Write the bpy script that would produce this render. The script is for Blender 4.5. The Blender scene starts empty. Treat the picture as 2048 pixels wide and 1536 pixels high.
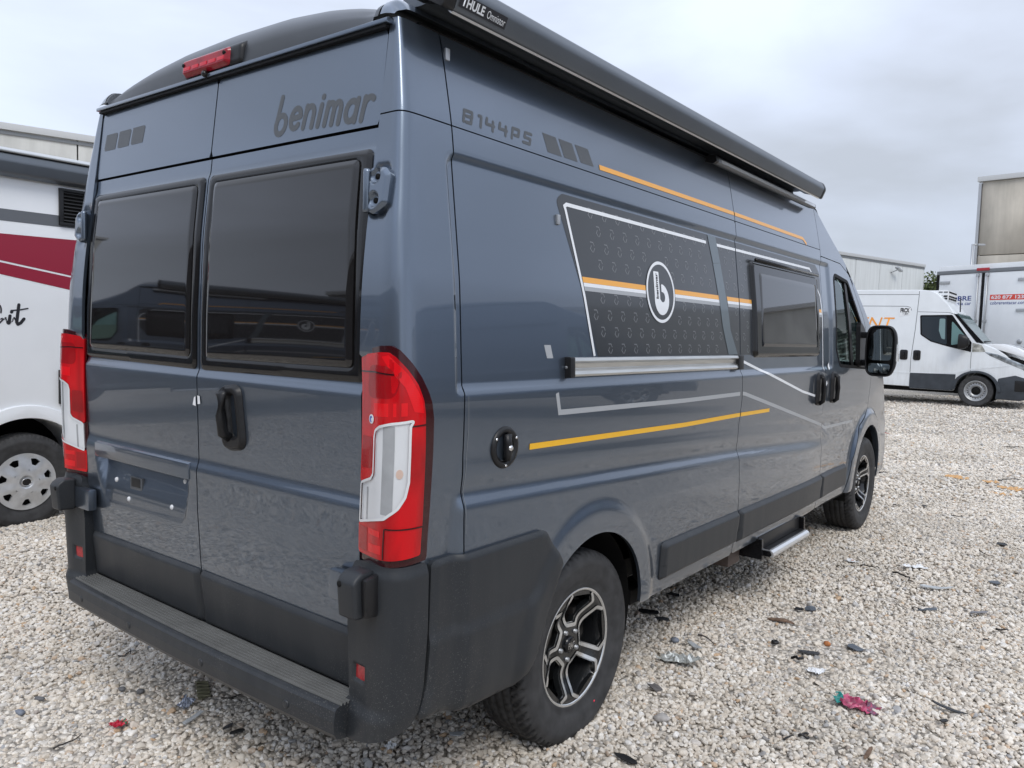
import bpy, bmesh, math, random
import numpy as np
from mathutils import Vector, Matrix
random.seed(7); RNG = np.random.default_rng(11)
R_ = math.radians
scene = bpy.context.scene
COL = scene.collection

# ------------------------------------------------------------------ camera
cam_d = bpy.data.cameras.new('camera')
cam = bpy.data.objects.new('camera', cam_d); COL.objects.link(cam)
cam_d.sensor_fit = 'HORIZONTAL'; cam_d.sensor_width = 36.0
cam_d.lens = 36.0 * 1567.6 / 2048.0
cam_d.clip_start = 0.05; cam_d.clip_end = 1500
CAM = Vector((-2.417, -2.480, 1.521))
yaw, pit, rol = R_(37.592), R_(-3.833), R_(1.8)
F = Vector((math.cos(pit)*math.cos(yaw), math.cos(pit)*math.sin(yaw), math.sin(pit)))
Rt = Vector((math.sin(yaw), -math.cos(yaw), 0)); Up = Rt.cross(F)
R2 = Rt*math.cos(rol) + Up*math.sin(rol); U2 = -Rt*math.sin(rol) + Up*math.cos(rol)
m3 = Matrix((R2, U2, -F)).transposed()
cam.matrix_world = Matrix.Translation(CAM) @ m3.to_4x4()
scene.camera = cam

# ------------------------------------------------------------------ sky and sun (bright overcast)
SUN_EL, SUN_AZ = R_(50), R_(228)            # azimuth from +x, counter-clockwise
world = bpy.data.worlds.new('World'); scene.world = world; world.use_nodes = True
wn, wl = world.node_tree.nodes, world.node_tree.links
wn.clear()
w_out = wn.new('ShaderNodeOutputWorld'); w_bg = wn.new('ShaderNodeBackground')
w_bg.inputs['Strength'].default_value = 0.1
w_sky = wn.new('ShaderNodeTexSky'); w_sky.sky_type = 'NISHITA'; w_sky.sun_disc = False
w_sky.sun_elevation = SUN_EL; w_sky.sun_rotation = R_(90) - SUN_AZ
w_tc = wn.new('ShaderNodeTexCoord')
w_map = wn.new('ShaderNodeMapping'); w_map.inputs['Scale'].default_value = (1.0, 1.0, 2.6)
w_map.inputs['Rotation'].default_value = (0.0, 0.0, 0.5)
w_n1 = wn.new('ShaderNodeTexNoise'); w_n1.inputs['Scale'].default_value = 1.9
w_n1.inputs['Detail'].default_value = 6.0; w_n1.inputs['Roughness'].default_value = 0.48
w_n1.inputs['Distortion'].default_value = 0.35
w_cr = wn.new('ShaderNodeValToRGB')
w_cr.color_ramp.elements[0].position = 0.34; w_cr.color_ramp.elements[0].color = (0.45, 0.485, 0.55, 1)
w_cr.color_ramp.elements[1].position = 0.65; w_cr.color_ramp.elements[1].color = (0.68, 0.755, 0.92, 1)
w_sc = wn.new('ShaderNodeMix'); w_sc.data_type = 'RGBA'; w_sc.blend_type = 'MULTIPLY'
w_sc.inputs[0].default_value = 1.0; w_sc.inputs[7].default_value = (8.3, 8.3, 8.3, 1)
w_mx = wn.new('ShaderNodeMix'); w_mx.data_type = 'RGBA'; w_mx.inputs[0].default_value = 0.93
wl.new(w_tc.outputs['Generated'], w_map.inputs[0]); wl.new(w_map.outputs[0], w_n1.inputs['Vector'])
w_sep = wn.new('ShaderNodeSeparateXYZ'); w_el = wn.new('ShaderNodeMapRange')
w_el.inputs['From Min'].default_value = 0.0; w_el.inputs['From Max'].default_value = 1.0
w_el.inputs['To Min'].default_value = 0.84; w_el.inputs['To Max'].default_value = 1.55
wl.new(w_tc.outputs['Generated'], w_sep.inputs[0]); wl.new(w_sep.outputs['Z'], w_el.inputs['Value'])
w_cm = wn.new('ShaderNodeMix'); w_cm.data_type = 'RGBA'; w_cm.blend_type = 'MULTIPLY'; w_cm.inputs[0].default_value = 1.0
wl.new(w_n1.outputs['Fac'], w_cr.inputs[0]); wl.new(w_cr.outputs[0], w_cm.inputs[6]); wl.new(w_el.outputs[0], w_cm.inputs[7]); wl.new(w_cm.outputs[2], w_sc.inputs[6])
wl.new(w_sky.outputs[0], w_mx.inputs[6]); wl.new(w_sc.outputs[2], w_mx.inputs[7])
wl.new(w_mx.outputs[2], w_bg.inputs[0]); wl.new(w_bg.outputs[0], w_out.inputs[0])

sun_d = bpy.data.lights.new('sun', 'SUN'); sun = bpy.data.objects.new('sun', sun_d); COL.objects.link(sun)
sun_d.energy = 0.95; sun_d.angle = R_(26); sun_d.color = (1.0, 0.96, 0.9)
sdir = Vector((math.cos(SUN_EL)*math.cos(SUN_AZ), math.cos(SUN_EL)*math.sin(SUN_AZ), math.sin(SUN_EL)))
sun.rotation_euler = sdir.to_track_quat('Z', 'Y').to_euler(); sun.location = sdir*60

vs = scene.view_settings
vs.view_transform = 'Standard'; vs.look = 'None'; vs.gamma = 1.0; vs.exposure = 0.0; vs.use_curve_mapping = False
vs.exposure = 0.66
scene.cycles.max_bounces = 8; scene.cycles.use_denoising = True
try: scene.cycles.caustics_reflective = False; scene.cycles.caustics_refractive = False
except Exception: pass

# ------------------------------------------------------------------ ground height (a gentle cross fall)
def ground(x, y):
    l = .61*(x+2.417) - .792*(y+2.48); s = .792*(x+2.417) + .61*(y+2.48)
    l = 30*np.tanh(l/30); s = 40*np.tanh(s/40)
    return .014 + .0216*l - .0013*(s-2.87)

# ------------------------------------------------------------------ materials
def mat(name, col, rough=.5, metal=0., spec=.5, coat=0., coat_rough=.03, noise=None, bump=None, rvar=None, alpha=None, trans=0., ior=1.45):
    """noise=(scale, amount): colour variation in object space; bump=(scale, strength, distance); rvar=(scale, amount)"""
    m = bpy.data.materials.new(name); m.use_nodes = True
    nt = m.node_tree; b = nt.nodes['Principled BSDF']
    b.inputs['Base Color'].default_value = (*col, 1); b.inputs['Roughness'].default_value = rough
    b.inputs['Metallic'].default_value = metal; b.inputs['Specular IOR Level'].default_value = spec
    b.inputs['Coat Weight'].default_value = coat; b.inputs['Coat Roughness'].default_value = coat_rough
    b.inputs['Transmission Weight'].default_value = trans; b.inputs['IOR'].default_value = ior
    tc = nt.nodes.new('ShaderNodeTexCoord')
    def nz(scale, det=5., stretch=None):
        n = nt.nodes.new('ShaderNodeTexNoise'); n.inputs['Scale'].default_value = scale; n.inputs['Detail'].default_value = det
        if stretch:
            mp = nt.nodes.new('ShaderNodeMapping'); mp.inputs['Scale'].default_value = stretch
            nt.links.new(tc.outputs['Object'], mp.inputs[0]); nt.links.new(mp.outputs[0], n.inputs['Vector'])
        else: nt.links.new(tc.outputs['Object'], n.inputs['Vector'])
        return n
    if noise:
        n = nz(noise[0], 6., noise[2] if len(noise) > 2 else None); r = nt.nodes.new('ShaderNodeValToRGB'); a = noise[1]
        r.color_ramp.elements[0].position = .3; r.color_ramp.elements[1].position = .7
        r.color_ramp.elements[0].color = (*[c*(1-a) for c in col], 1); r.color_ramp.elements[1].color = (*[min(1, c*(1+a)) for c in col], 1)
        nt.links.new(n.outputs['Fac'], r.inputs[0]); nt.links.new(r.outputs[0], b.inputs['Base Color'])
    if rvar:
        n = nz(rvar[0], 5.); mr = nt.nodes.new('ShaderNodeMapRange')
        mr.inputs['From Min'].default_value = .3; mr.inputs['From Max'].default_value = .7
        mr.inputs['To Min'].default_value = max(0, rough-rvar[1]); mr.inputs['To Max'].default_value = rough+rvar[1]
        nt.links.new(n.outputs['Fac'], mr.inputs[0]); nt.links.new(mr.outputs[0], b.inputs['Roughness'])
    if bump:
        n = nz(bump[0], 4.); bp = nt.nodes.new('ShaderNodeBump'); bp.inputs['Strength'].default_value = bump[1]; bp.inputs['Distance'].default_value = bump[2]
        nt.links.new(n.outputs['Fac'], bp.inputs['Height']); nt.links.new(bp.outputs[0], b.inputs['Normal'])
    return m

def dusty(m, dust=(.30, .28, .25), amt=.35, scale=(9, 9, 1.2), spk=230., spk_amt=.5, zlo=.35, zhi=1.3):
    """dried dust streaks and speckles, heavier towards the ground (dirt thrown up by the wheels)"""
    nt = m.node_tree; b = nt.nodes['Principled BSDF']
    tc = nt.nodes.new('ShaderNodeTexCoord'); mp = nt.nodes.new('ShaderNodeMapping'); mp.inputs['Scale'].default_value = scale
    n = nt.nodes.new('ShaderNodeTexNoise'); n.inputs['Scale'].default_value = 1.6; n.inputs['Detail'].default_value = 8.; n.inputs['Roughness'].default_value = .65
    nt.links.new(tc.outputs['Object'], mp.inputs[0]); nt.links.new(mp.outputs[0], n.inputs['Vector'])
    r = nt.nodes.new('ShaderNodeMapRange'); r.inputs['From Min'].default_value = .42; r.inputs['From Max'].default_value = .8
    r.inputs['To Max'].default_value = amt; nt.links.new(n.outputs['Fac'], r.inputs[0])
    v = nt.nodes.new('ShaderNodeTexNoise'); v.inputs['Scale'].default_value = spk; v.inputs['Detail'].default_value = 1.
    nt.links.new(tc.outputs['Object'], v.inputs['Vector'])
    vr = nt.nodes.new('ShaderNodeMapRange'); vr.inputs['From Min'].default_value = .635; vr.inputs['From Max'].default_value = .70; vr.inputs['To Max'].default_value = spk_amt
    nt.links.new(v.outputs['Fac'], vr.inputs[0])
    n2 = nt.nodes.new('ShaderNodeTexNoise'); n2.inputs['Scale'].default_value = 3.; nt.links.new(tc.outputs['Object'], n2.inputs['Vector'])
    vm = nt.nodes.new('ShaderNodeMath'); vm.operation = 'MULTIPLY'; nt.links.new(vr.outputs[0], vm.inputs[0])
    n2r = nt.nodes.new('ShaderNodeMapRange'); n2r.inputs['From Min'].default_value = .42; n2r.inputs['From Max'].default_value = .62
    nt.links.new(n2.outputs['Fac'], n2r.inputs[0]); nt.links.new(n2r.outputs[0], vm.inputs[1])
    mx = nt.nodes.new('ShaderNodeMath'); mx.operation = 'MAXIMUM'; nt.links.new(r.outputs[0], mx.inputs[0]); nt.links.new(vm.outputs[0], mx.inputs[1])
    sx = nt.nodes.new('ShaderNodeSeparateXYZ'); nt.links.new(tc.outputs['Object'], sx.inputs[0])
    zr = nt.nodes.new('ShaderNodeMapRange'); zr.inputs['From Min'].default_value = zhi; zr.inputs['From Max'].default_value = zlo
    zr.inputs['To Min'].default_value = .08; zr.inputs['To Max'].default_value = 1.0
    nt.links.new(sx.outputs['Z'], zr.inputs[0])
    fm = nt.nodes.new('ShaderNodeMath'); fm.operation = 'MULTIPLY'; nt.links.new(mx.outputs[0], fm.inputs[0]); nt.links.new(zr.outputs[0], fm.inputs[1])
    mix = nt.nodes.new('ShaderNodeMix'); mix.data_type = 'RGBA'
    src = b.inputs['Base Color'].links[0].from_socket if b.inputs['Base Color'].links else None
    if src: nt.links.new(src, mix.inputs[6])
    else: mix.inputs[6].default_value = b.inputs['Base Color'].default_value
    mix.inputs[7].default_value = (*dust, 1)
    nt.links.new(fm.outputs[0], mix.inputs[0]); nt.links.new(mix.outputs[2], b.inputs['Base Color'])
    # the dust also dulls the clear coat
    cw = b.inputs['Coat Weight'].default_value
    if cw > 0:
        cr = nt.nodes.new('ShaderNodeMapRange'); cr.inputs['From Max'].default_value = .5; cr.inputs['To Min'].default_value = cw; cr.inputs['To Max'].default_value = cw*.35
        nt.links.new(fm.outputs[0], cr.inputs[0]); nt.links.new(cr.outputs[0], b.inputs['Coat Weight'])
    return m

M = {}
M['paint'] = dusty(mat('slate_blue_paint', (.134, .166, .212), .31, .86, .5, 1.0, .012), amt=.16, spk_amt=.5, spk=210.)
M['plastic'] = dusty(mat('dark_grey_plastic', (.026, .029, .033), .42, 0, .4, bump=(900, .12, .0006)), dust=(.20, .195, .18), amt=.12, spk_amt=.55, spk=260., zhi=1.1)
M['tread_plastic'] = mat('dusty_step_plastic', (.135, .135, .128), .55, 0, .4, noise=(9, .14))
M['black'] = mat('black_plastic', (.012, .012, .013), .38, 0, .45)
M['gloss_black'] = mat('gloss_black', (.008, .008, .009), .12, 0, .5)
M['rubber_seal'] = mat('seal_black', (.006, .006, .007), .6, 0, .3)
M['acrylic'] = mat('dark_acrylic', (.009, .008, .008), .03, 0, .55, .35, .02)
M['acrylic_frame'] = mat('acrylic_frame', (.007, .0065, .0065), .12, 0, .55)
M['spoiler'] = mat('roof_cap_dark', (.030, .034, .040), .30, 0, .5, noise=(6, .1))
M['awning'] = mat('anthracite_aluminium', (.135, .150, .168), .38, .6, .5, noise=(3, .06))
M['alu'] = mat('brushed_aluminium', (.62, .62, .60), .32, .9, .5, noise=(14, .12, (.4, 8, 8)))
M['alu_bright'] = mat('bright_aluminium', (.78, .79, .80), .28, .75, .5)
M['silver'] = mat('silver_trim', (.66, .66, .65), .25, .8, .5, noise=(30, .08))
M['rim_black'] = mat('rim_black', (.012, .013, .014), .22, .0, .5, .5, .08)
M['tyre'] = mat('tyre_rubber', (.046, .046, .047), .68, 0, .35, noise=(18, .3), bump=(350, .15, .0008))
M['brake'] = mat('brake_iron', (.05, .045, .042), .5, .6, .5, noise=(20, .4))
M['chassis'] = mat('chassis_dark', (.010, .010, .010), .8, 0, .2)
M['decal_grey'] = mat('vinyl_grey', (.085, .092, .100), .42, 0, .4)
M['panel_vinyl'] = mat('vinyl_charcoal', (.030, .033, .037), .30, 0, .5, .35, .08)
M['pattern'] = mat('vinyl_pattern', (.19, .195, .205), .30, 0, .5)
M['white_vinyl'] = mat('vinyl_white', (.80, .82, .84), .3, 0, .5, .3, .05)
M['orange_vinyl'] = mat('vinyl_orange', (.86, .40, .055), .35, 0, .5, .3, .05)
M['yellow_vinyl'] = mat('vinyl_yellow', (.88, .47, .015), .35, 0, .5, .3, .05)
M['silver_vinyl'] = mat('vinyl_silver', (.40, .415, .43), .35, .1, .5)
M['slate_vinyl'] = mat('vinyl_slate', (.115, .145, .165), .35, .2, .5, .4, .05)
M['sticker_white'] = mat('sticker_white', (.82, .83, .84), .45)
M['sticker_blue'] = mat('sticker_blue', (.06, .12, .45), .45)
M['mirror_glass'] = mat('mirror_glass', (.62, .70, .70), .03, 1., .5)
M['chrome'] = mat('chrome', (.8, .8, .8), .1, 1.)
M['white_paint'] = mat('white_vehicle_paint', (.83, .85, .87), .35, 0, .5, .8, .03, noise=(2.2, .03))
M['white_dirty'] = dusty(mat('white_dirty_paint', (.76, .79, .81), .4, 0, .5, .5, .06, noise=(3, .04)), dust=(.35, .32, .27), amt=.4, spk_amt=.4, spk=60., zhi=1.2)
M['white_inner'] = mat('white_plastic', (.72, .73, .74), .5)
M['cladding'] = mat('iron_grey_cladding', (.040, .047, .056), .5, noise=(8, .2))
M['red_stripe'] = mat('vinyl_crimson', (.30, .018, .042), .35, 0, .5, .3, .05)
M['grey_stripe'] = mat('vinyl_mid_grey', (.13, .14, .155), .4)
M['hubcap'] = mat('hubcap_silver', (.60, .61, .62), .33, .55, .5, noise=(25, .08))
M['text_black'] = mat('print_black', (.02, .02, .025), .45)
M['text_navy'] = mat('print_navy', (.035, .06, .24), .45)
M['text_red'] = mat('print_red', (.72, .075, .05), .45)
M['text_orange'] = mat('print_orange', (.90, .36, .06), .45)
M['steel_wheel'] = mat('wheel_steel', (.42, .43, .44), .4, .6, .5, noise=(20, .15))
M['box_white'] = mat('box_white', (.80, .81, .81), .5, 0, .5, noise=(1.5, .06))
M['zinc'] = mat('zinc_steel', (.45, .46, .47), .4, .7)
M['frame_grey'] = mat('frame_grey', (.20, .21, .22), .45, .3)
M['headlight'] = mat('headlight_clear', (.35, .38, .40), .12, .4, .5, noise=(9, .7))
M['foil'] = mat('crumpled_foil', (.58, .60, .58), .35, .35, .5, noise=(60, .35))

def lens_red(name, col, dark):
    m = mat(name, col, .18, 0, .35, .30, .03)
    nt = m.node_tree; b = nt.nodes['Principled BSDF']; tc = nt.nodes.new('ShaderNodeTexCoord')
    mp = nt.nodes.new('ShaderNodeMapping'); mp.inputs['Scale'].default_value = (16, 16, 5.2)
    n = nt.nodes.new('ShaderNodeTexVoronoi'); n.distance = 'CHEBYCHEV'; n.inputs['Scale'].default_value = 1.0
    nt.links.new(tc.outputs['Object'], mp.inputs[0]); nt.links.new(mp.outputs[0], n.inputs['Vector'])
    r = nt.nodes.new('ShaderNodeValToRGB'); r.color_ramp.elements[0].color = (*col, 1); r.color_ramp.elements[1].color = (*dark, 1)
    r.color_ramp.elements[0].position = .25; r.color_ramp.elements[1].position = .95
    nt.links.new(n.outputs['Distance'], r.inputs[0]); nt.links.new(r.outputs[0], b.inputs['Base Color'])
    w = nt.nodes.new('ShaderNodeTexWave'); w.bands_direction = 'Z'; w.inputs['Scale'].default_value = 60
    nt.links.new(tc.outputs['Object'], w.inputs['Vector'])
    bp = nt.nodes.new('ShaderNodeBump'); bp.inputs['Strength'].default_value = .12; bp.inputs['Distance'].default_value = .0006
    nt.links.new(w.outputs['Fac'], bp.inputs['Height']); nt.links.new(bp.outputs[0], b.inputs['Normal'])
    return m
M['lens_red'] = lens_red('lens_red', (.60, .001, .006), (.20, .0008, .003))
M['lens_dark'] = mat('lens_dark_red', (.035, .002, .004), .15, 0, .4, .3, .03)
M['reflector'] = mat('reflector_red', (.38, .02, .025), .22, 0, .5, .4, .1, noise=(120, .25))
M['lens_clear'] = mat('lens_clear', (.70, .72, .74), .10, .1, .5, .9, .02, noise=(5, .06))
M['lens_grey'] = mat('lens_grey_strip', (.36, .375, .39), .10, .1, .5, .9, .02, noise=(9, .2))
M['lens_rim'] = mat('lens_clear_rim', (.76, .77, .78), .2, .1, .5, .8, .03)

def glass(name, tint, vis):
    m = bpy.data.materials.new(name); m.use_nodes = True; nt = m.node_tree; nt.nodes.clear()
    o = nt.nodes.new('ShaderNodeOutputMaterial'); t = nt.nodes.new('ShaderNodeBsdfTransparent'); g = nt.nodes.new('ShaderNodeBsdfGlossy')
    t.inputs[0].default_value = (*tint, 1); g.inputs['Roughness'].default_value = .02; g.inputs[0].default_value = (.9, .95, .95, 1)
    f = nt.nodes.new('ShaderNodeFresnel'); f.inputs[0].default_value = 1.5; mx = nt.nodes.new('ShaderNodeMixShader')
    nt.links.new(f.outputs[0], mx.inputs[0]); nt.links.new(t.outputs[0], mx.inputs[1]); nt.links.new(g.outputs[0], mx.inputs[2]); nt.links.new(mx.outputs[0], o.inputs[0])
    return m
M['glass'] = glass('green_tinted_glass', (.50, .66, .62), .8)
M['glass_dark'] = glass('dark_tinted_glass', (.10, .13, .13), .8)

# ------------------------------------------------------------------ object helpers
def thing(name, label, cat, loc=(0, 0, 0), rz=0., group=None):
    o = bpy.data.objects.new(name, None); COL.objects.link(o); o.empty_display_size = .3
    o.location = loc; o.rotation_euler = (0, 0, rz); o['label'] = label; o['category'] = cat
    if group: o['group'] = group
    return o
def tag(o, label=None, cat=None, group=None, kind=None):
    if label: o['label'] = label
    if cat: o['category'] = cat
    if group: o['group'] = group
    if kind: o['kind'] = kind
    return o
def mesh(name, V, Fc, mats, parent=None, smooth=True, fm=None):
    me = bpy.data.meshes.new(name); me.from_pydata([tuple(map(float, v)) for v in V], [], [tuple(map(int, f)) for f in Fc])
    if not isinstance(mats, (list, tuple)): mats = [mats]
    for m in mats: me.materials.append(m)
    if smooth: me.polygons.foreach_set('use_smooth', [True]*len(me.polygons))
    if fm is not None: me.polygons.foreach_set('material_index', [int(i) for i in fm])
    me.update()
    o = bpy.data.objects.new(name, me); COL.objects.link(o)
    if parent: o.parent = parent
    return o
def bm_obj(name, bm, mats, parent=None, smooth=False, angle=None):
    me = bpy.data.meshes.new(name)
    bmesh.ops.recalc_face_normals(bm, faces=bm.faces)
    if smooth:
        for f in bm.faces: f.smooth = True
        if angle:
            for e in bm.edges:
                if len(e.link_faces) == 2 and e.calc_face_angle(0) > angle: e.smooth = False
    bm.to_mesh(me); bm.free()
    if not isinstance(mats, (list, tuple)): mats = [mats]
    for m in mats: me.materials.append(m)
    o = bpy.data.objects.new(name, me); COL.objects.link(o)
    if parent: o.parent = parent
    return o
def boxo(name, c, s, m, parent=None, bev=0., rot=None, seg=2):
    bm = bmesh.new(); bmesh.ops.create_cube(bm, size=1.0)
    bmesh.ops.scale(bm, vec=s, verts=bm.verts)
    if bev: bmesh.ops.bevel(bm, geom=list(bm.edges), offset=bev, segments=seg, affect='EDGES', profile=.7)
    if rot: bmesh.ops.rotate(bm, cent=(0, 0, 0), matrix=rot, verts=bm.verts)
    bmesh.ops.translate(bm, vec=c, verts=bm.verts)
    return bm_obj(name, bm, m, parent, smooth=bool(bev), angle=.9)
def prism(name, pts, w0, w1, m, parent=None, axis='y', bev=0., seg=2, smooth=True, angle=.7):
    """polygon pts extruded along an axis from w0 to w1"""
    bm = bmesh.new()
    mk = {'y': lambda a, b, w: (a, w, b), 'x': lambda a, b, w: (w, a, b), 'z': lambda a, b, w: (a, b, w)}[axis]
    A = [bm.verts.new(mk(a, b, w0)) for a, b in pts]; B = [bm.verts.new(mk(a, b, w1)) for a, b in pts]
    n = len(pts); bm.faces.new(A); bm.faces.new(B[::-1])
    for i in range(n): bm.faces.new((A[i], A[(i+1) % n], B[(i+1) % n], B[i]))
    bmesh.ops.recalc_face_normals(bm, faces=bm.faces)
    if bev: bmesh.ops.bevel(bm, geom=[e for e in bm.edges if e.calc_face_angle(0) > .5], offset=bev, segments=seg, affect='EDGES', profile=.6, clamp_overlap=True)
    return bm_obj(name, bm, m, parent, smooth=smooth, angle=angle)
def tube(name, path, r, m, parent=None, seg=10, caps=True, taper=None):
    P = [Vector(p) for p in path]; V = []; Fc = []; n = len(P); up = Vector((.13, .21, 1)).normalized()
    for i, q in enumerate(P):
        d = (P[min(i+1, n-1)] - P[max(i-1, 0)]).normalized(); a = d.cross(up)
        if a.length < 1e-4: a = d.cross(Vector((1, 0, 0)))
        a.normalize(); b = a.cross(d); rr = r if taper is None else r*taper[i]
        for k in range(seg):
            t = 2*math.pi*k/seg; V.append(q + a*math.cos(t)*rr + b*math.sin(t)*rr)
    for i in range(n-1):
        for k in range(seg): Fc.append((i*seg+k, i*seg+(k+1) % seg, (i+1)*seg+(k+1) % seg, (i+1)*seg+k))
    if caps: Fc += [tuple(range(seg))[::-1], tuple(range((n-1)*seg, n*seg))]
    return mesh(name, V, Fc, m, parent)
def lathe(name, prof, m, parent=None, n=64, axis='y', c=(0, 0, 0), rmod=None, close=False, fm=None):
    """prof: list of (r, a) revolved about an axis; rmod(i, k) changes the radius"""
    V = []; Fc = []; k = len(prof)
    for j in range(n):
        t = 2*math.pi*j/n; cs, sn = math.cos(t), math.sin(t)
        for i, (r, a) in enumerate(prof):
            rr = r + (rmod(i, j) if rmod else 0)
            V.append({'y': (c[0]+rr*cs, c[1]+a, c[2]+rr*sn), 'x': (c[0]+a, c[1]+rr*cs, c[2]+rr*sn), 'z': (c[0]+rr*cs, c[1]+rr*sn, c[2]+a)}[axis])
    for j in range(n):
        for i in range(k-1 if not close else k):
            i2 = (i+1) % k; Fc.append((j*k+i, j*k+i2, ((j+1) % n)*k+i2, ((j+1) % n)*k+i))
    fmm = None
    if fm: fmm = [fm[i] for j in range(n) for i in range(k-1 if not close else k)]
    return mesh(name, V, Fc, m, parent, fm=fmm)

# ------------------------------------------------------------------ signed distance helpers in a parameter plane
def rnd(pts, r, n=6):
    """polygon with its corners rounded; r a number or one per corner"""
    out = []; N = len(pts)
    rs = [r]*N if not isinstance(r, (list, tuple)) else r
    for i in range(N):
        p, a, b = np.array(pts[i], float), np.array(pts[i-1], float), np.array(pts[(i+1) % N], float)
        u, v = a-p, b-p; lu, lv = np.linalg.norm(u), np.linalg.norm(v); u, v = u/lu, v/lv
        rr = rs[i]
        if rr <= 0: out.append(tuple(p)); continue
        ang = math.acos(max(-1, min(1, float(u@v)))); d = min(rr/math.tan(ang/2), .48*lu, .48*lv)
        p1, p2 = p+u*d, p+v*d
        for k in range(n+1):
            t = k/n; out.append(tuple((1-t)**2*p1 + 2*t*(1-t)*p + t*t*p2))
    return out
def poly(pts):
    A = np.array(pts, float); B = np.roll(A, -1, 0)
    def f(u, v):
        d = np.full(u.shape, 1e9); ins = np.zeros(u.shape, bool)
        for (ax, ay), (bx, by) in zip(A, B):
            ex, ey = bx-ax, by-ay; L = ex*ex+ey*ey+1e-18
            t = np.clip(((u-ax)*ex+(v-ay)*ey)/L, 0, 1)
            d = np.minimum(d, (u-ax-t*ex)**2+(v-ay-t*ey)**2)
            c = ((ay > v) != (by > v)) & (u < (bx-ax)*(v-ay)/(by-ay+1e-18)+ax); ins ^= c
        d = np.sqrt(d); return np.where(ins, -d, d)
    return f
def strokes(lines, w):
    segs = [(a, b) for L in lines for a, b in zip(L[:-1], L[1:])]
    def f(u, v):
        d = np.full(u.shape, 1e9)
        for (ax, ay), (bx, by) in segs:
            ex, ey = bx-ax, by-ay; L = ex*ex+ey*ey+1e-18; t = np.clip(((u-ax)*ex+(v-ay)*ey)/L, 0, 1)
            d = np.minimum(d, (u-ax-t*ex)**2+(v-ay-t*ey)**2)
        return np.sqrt(d)-w/2
    return f
def circ(cx, cy, r): return lambda u, v: np.hypot(u-cx, v-cy)-r
def inter(*fs): return lambda u, v: np.max([f(u, v) for f in fs], 0)
def union(*fs): return lambda u, v: np.min([f(u, v) for f in fs], 0)
def sub(a, *bs): return lambda u, v: np.max([a(u, v)]+[-b(u, v) for b in bs], 0)
def shift(f, d): return lambda u, v: f(u, v)+d
def sstep(a, b, t):
    t = np.clip((t-a)/(b-a), 0, 1); return t*t*(3-2*t)

def knots(b, d, extra):
    n = max(2, int(math.ceil((b[1]-b[0])/d))+1); a = np.linspace(*b, n)
    for e in extra:
        a = a[np.abs(a-e) > .35*d]; a = np.sort(np.append(a, e))
    return a
def patch_data(P, ub, vb, du, dv, sdf, flange=.012, flip=1, xu=(), xv=()):
    ku, kv = knots(ub, du, xu), knots(vb, dv, xv); nu, nv = len(ku), len(kv)
    U, V = np.meshgrid(ku, kv, indexing='ij')
    f = sdf(U, V); ins = f < 0
    pad = np.pad(~ins, 1, constant_values=False); nb = np.zeros_like(ins)
    for i in (0, 1, 2):
        for j in (0, 1, 2): nb |= pad[i:i+nu, j:j+nv]
    bd = ins & nb; e = 2e-4
    u, v = U[bd].copy(), V[bd].copy()
    for _ in range(2):
        ff = sdf(u, v); gu = (sdf(u+e, v)-sdf(u-e, v))/(2*e); gv = (sdf(u, v+e)-sdf(u, v-e))/(2*e)
        g2 = np.maximum(gu*gu+gv*gv, .25); k = np.clip(ff, -1.6*max(du, dv), 1.6*max(du, dv))
        u -= k*gu/g2; v -= k*gv/g2
    U[bd], V[bd] = u, v
    q = ins[:-1, :-1] & ins[1:, :-1] & ins[1:, 1:] & ins[:-1, 1:]
    idx = np.arange(nu*nv).reshape(nu, nv)
    Q = np.stack([idx[:-1, :-1][q], idx[1:, :-1][q], idx[1:, 1:][q], idx[:-1, 1:][q]], 1)
    used, invx = np.unique(Q, return_inverse=True); Q = invx.reshape(-1, 4)
    u, v = U.ravel()[used], V.ravel()[used]
    X = P(u, v); h = 1e-3
    n = np.cross(P(u+h, v)-P(u-h, v), P(u, v+h)-P(u, v-h)); n /= np.linalg.norm(n, axis=1)[:, None]+1e-12; n *= flip
    if flip < 0: Q = Q[:, ::-1]
    Vv, Ff = list(X), [tuple(a) for a in Q]
    if flange:
        E = {}
        for a in Q:
            for i in range(4): E[(a[i], a[(i+1) % 4])] = 1
        bdE = [(a, b) for (a, b) in E if (b, a) not in E]; mp = {}; base = len(Vv)
        for a, b in bdE:
            for t in (a, b):
                if t not in mp:
                    mp[t] = len(Vv); Vv.append(X[t]); Vv.append(X[t]-n[t]*flange)
        for a, b in bdE: Ff.append((mp[b], mp[a], mp[a]+1, mp[b]+1))
    return Vv, Ff
def patch(name, P, ub, vb, du, dv, sdf, m, parent=None, flange=.012, flip=1):
    V, Fc = patch_data(P, ub, vb, du, dv, sdf, flange, flip); return mesh(name, V, Fc, m, parent)
def multi(name, parts, m, parent=None):
    V, Fc = [], []
    for v, f in parts:
        b = len(V); V += list(v); Fc += [tuple(i+b for i in q) for q in f]
    return mesh(name, V, Fc, m, parent)
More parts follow.
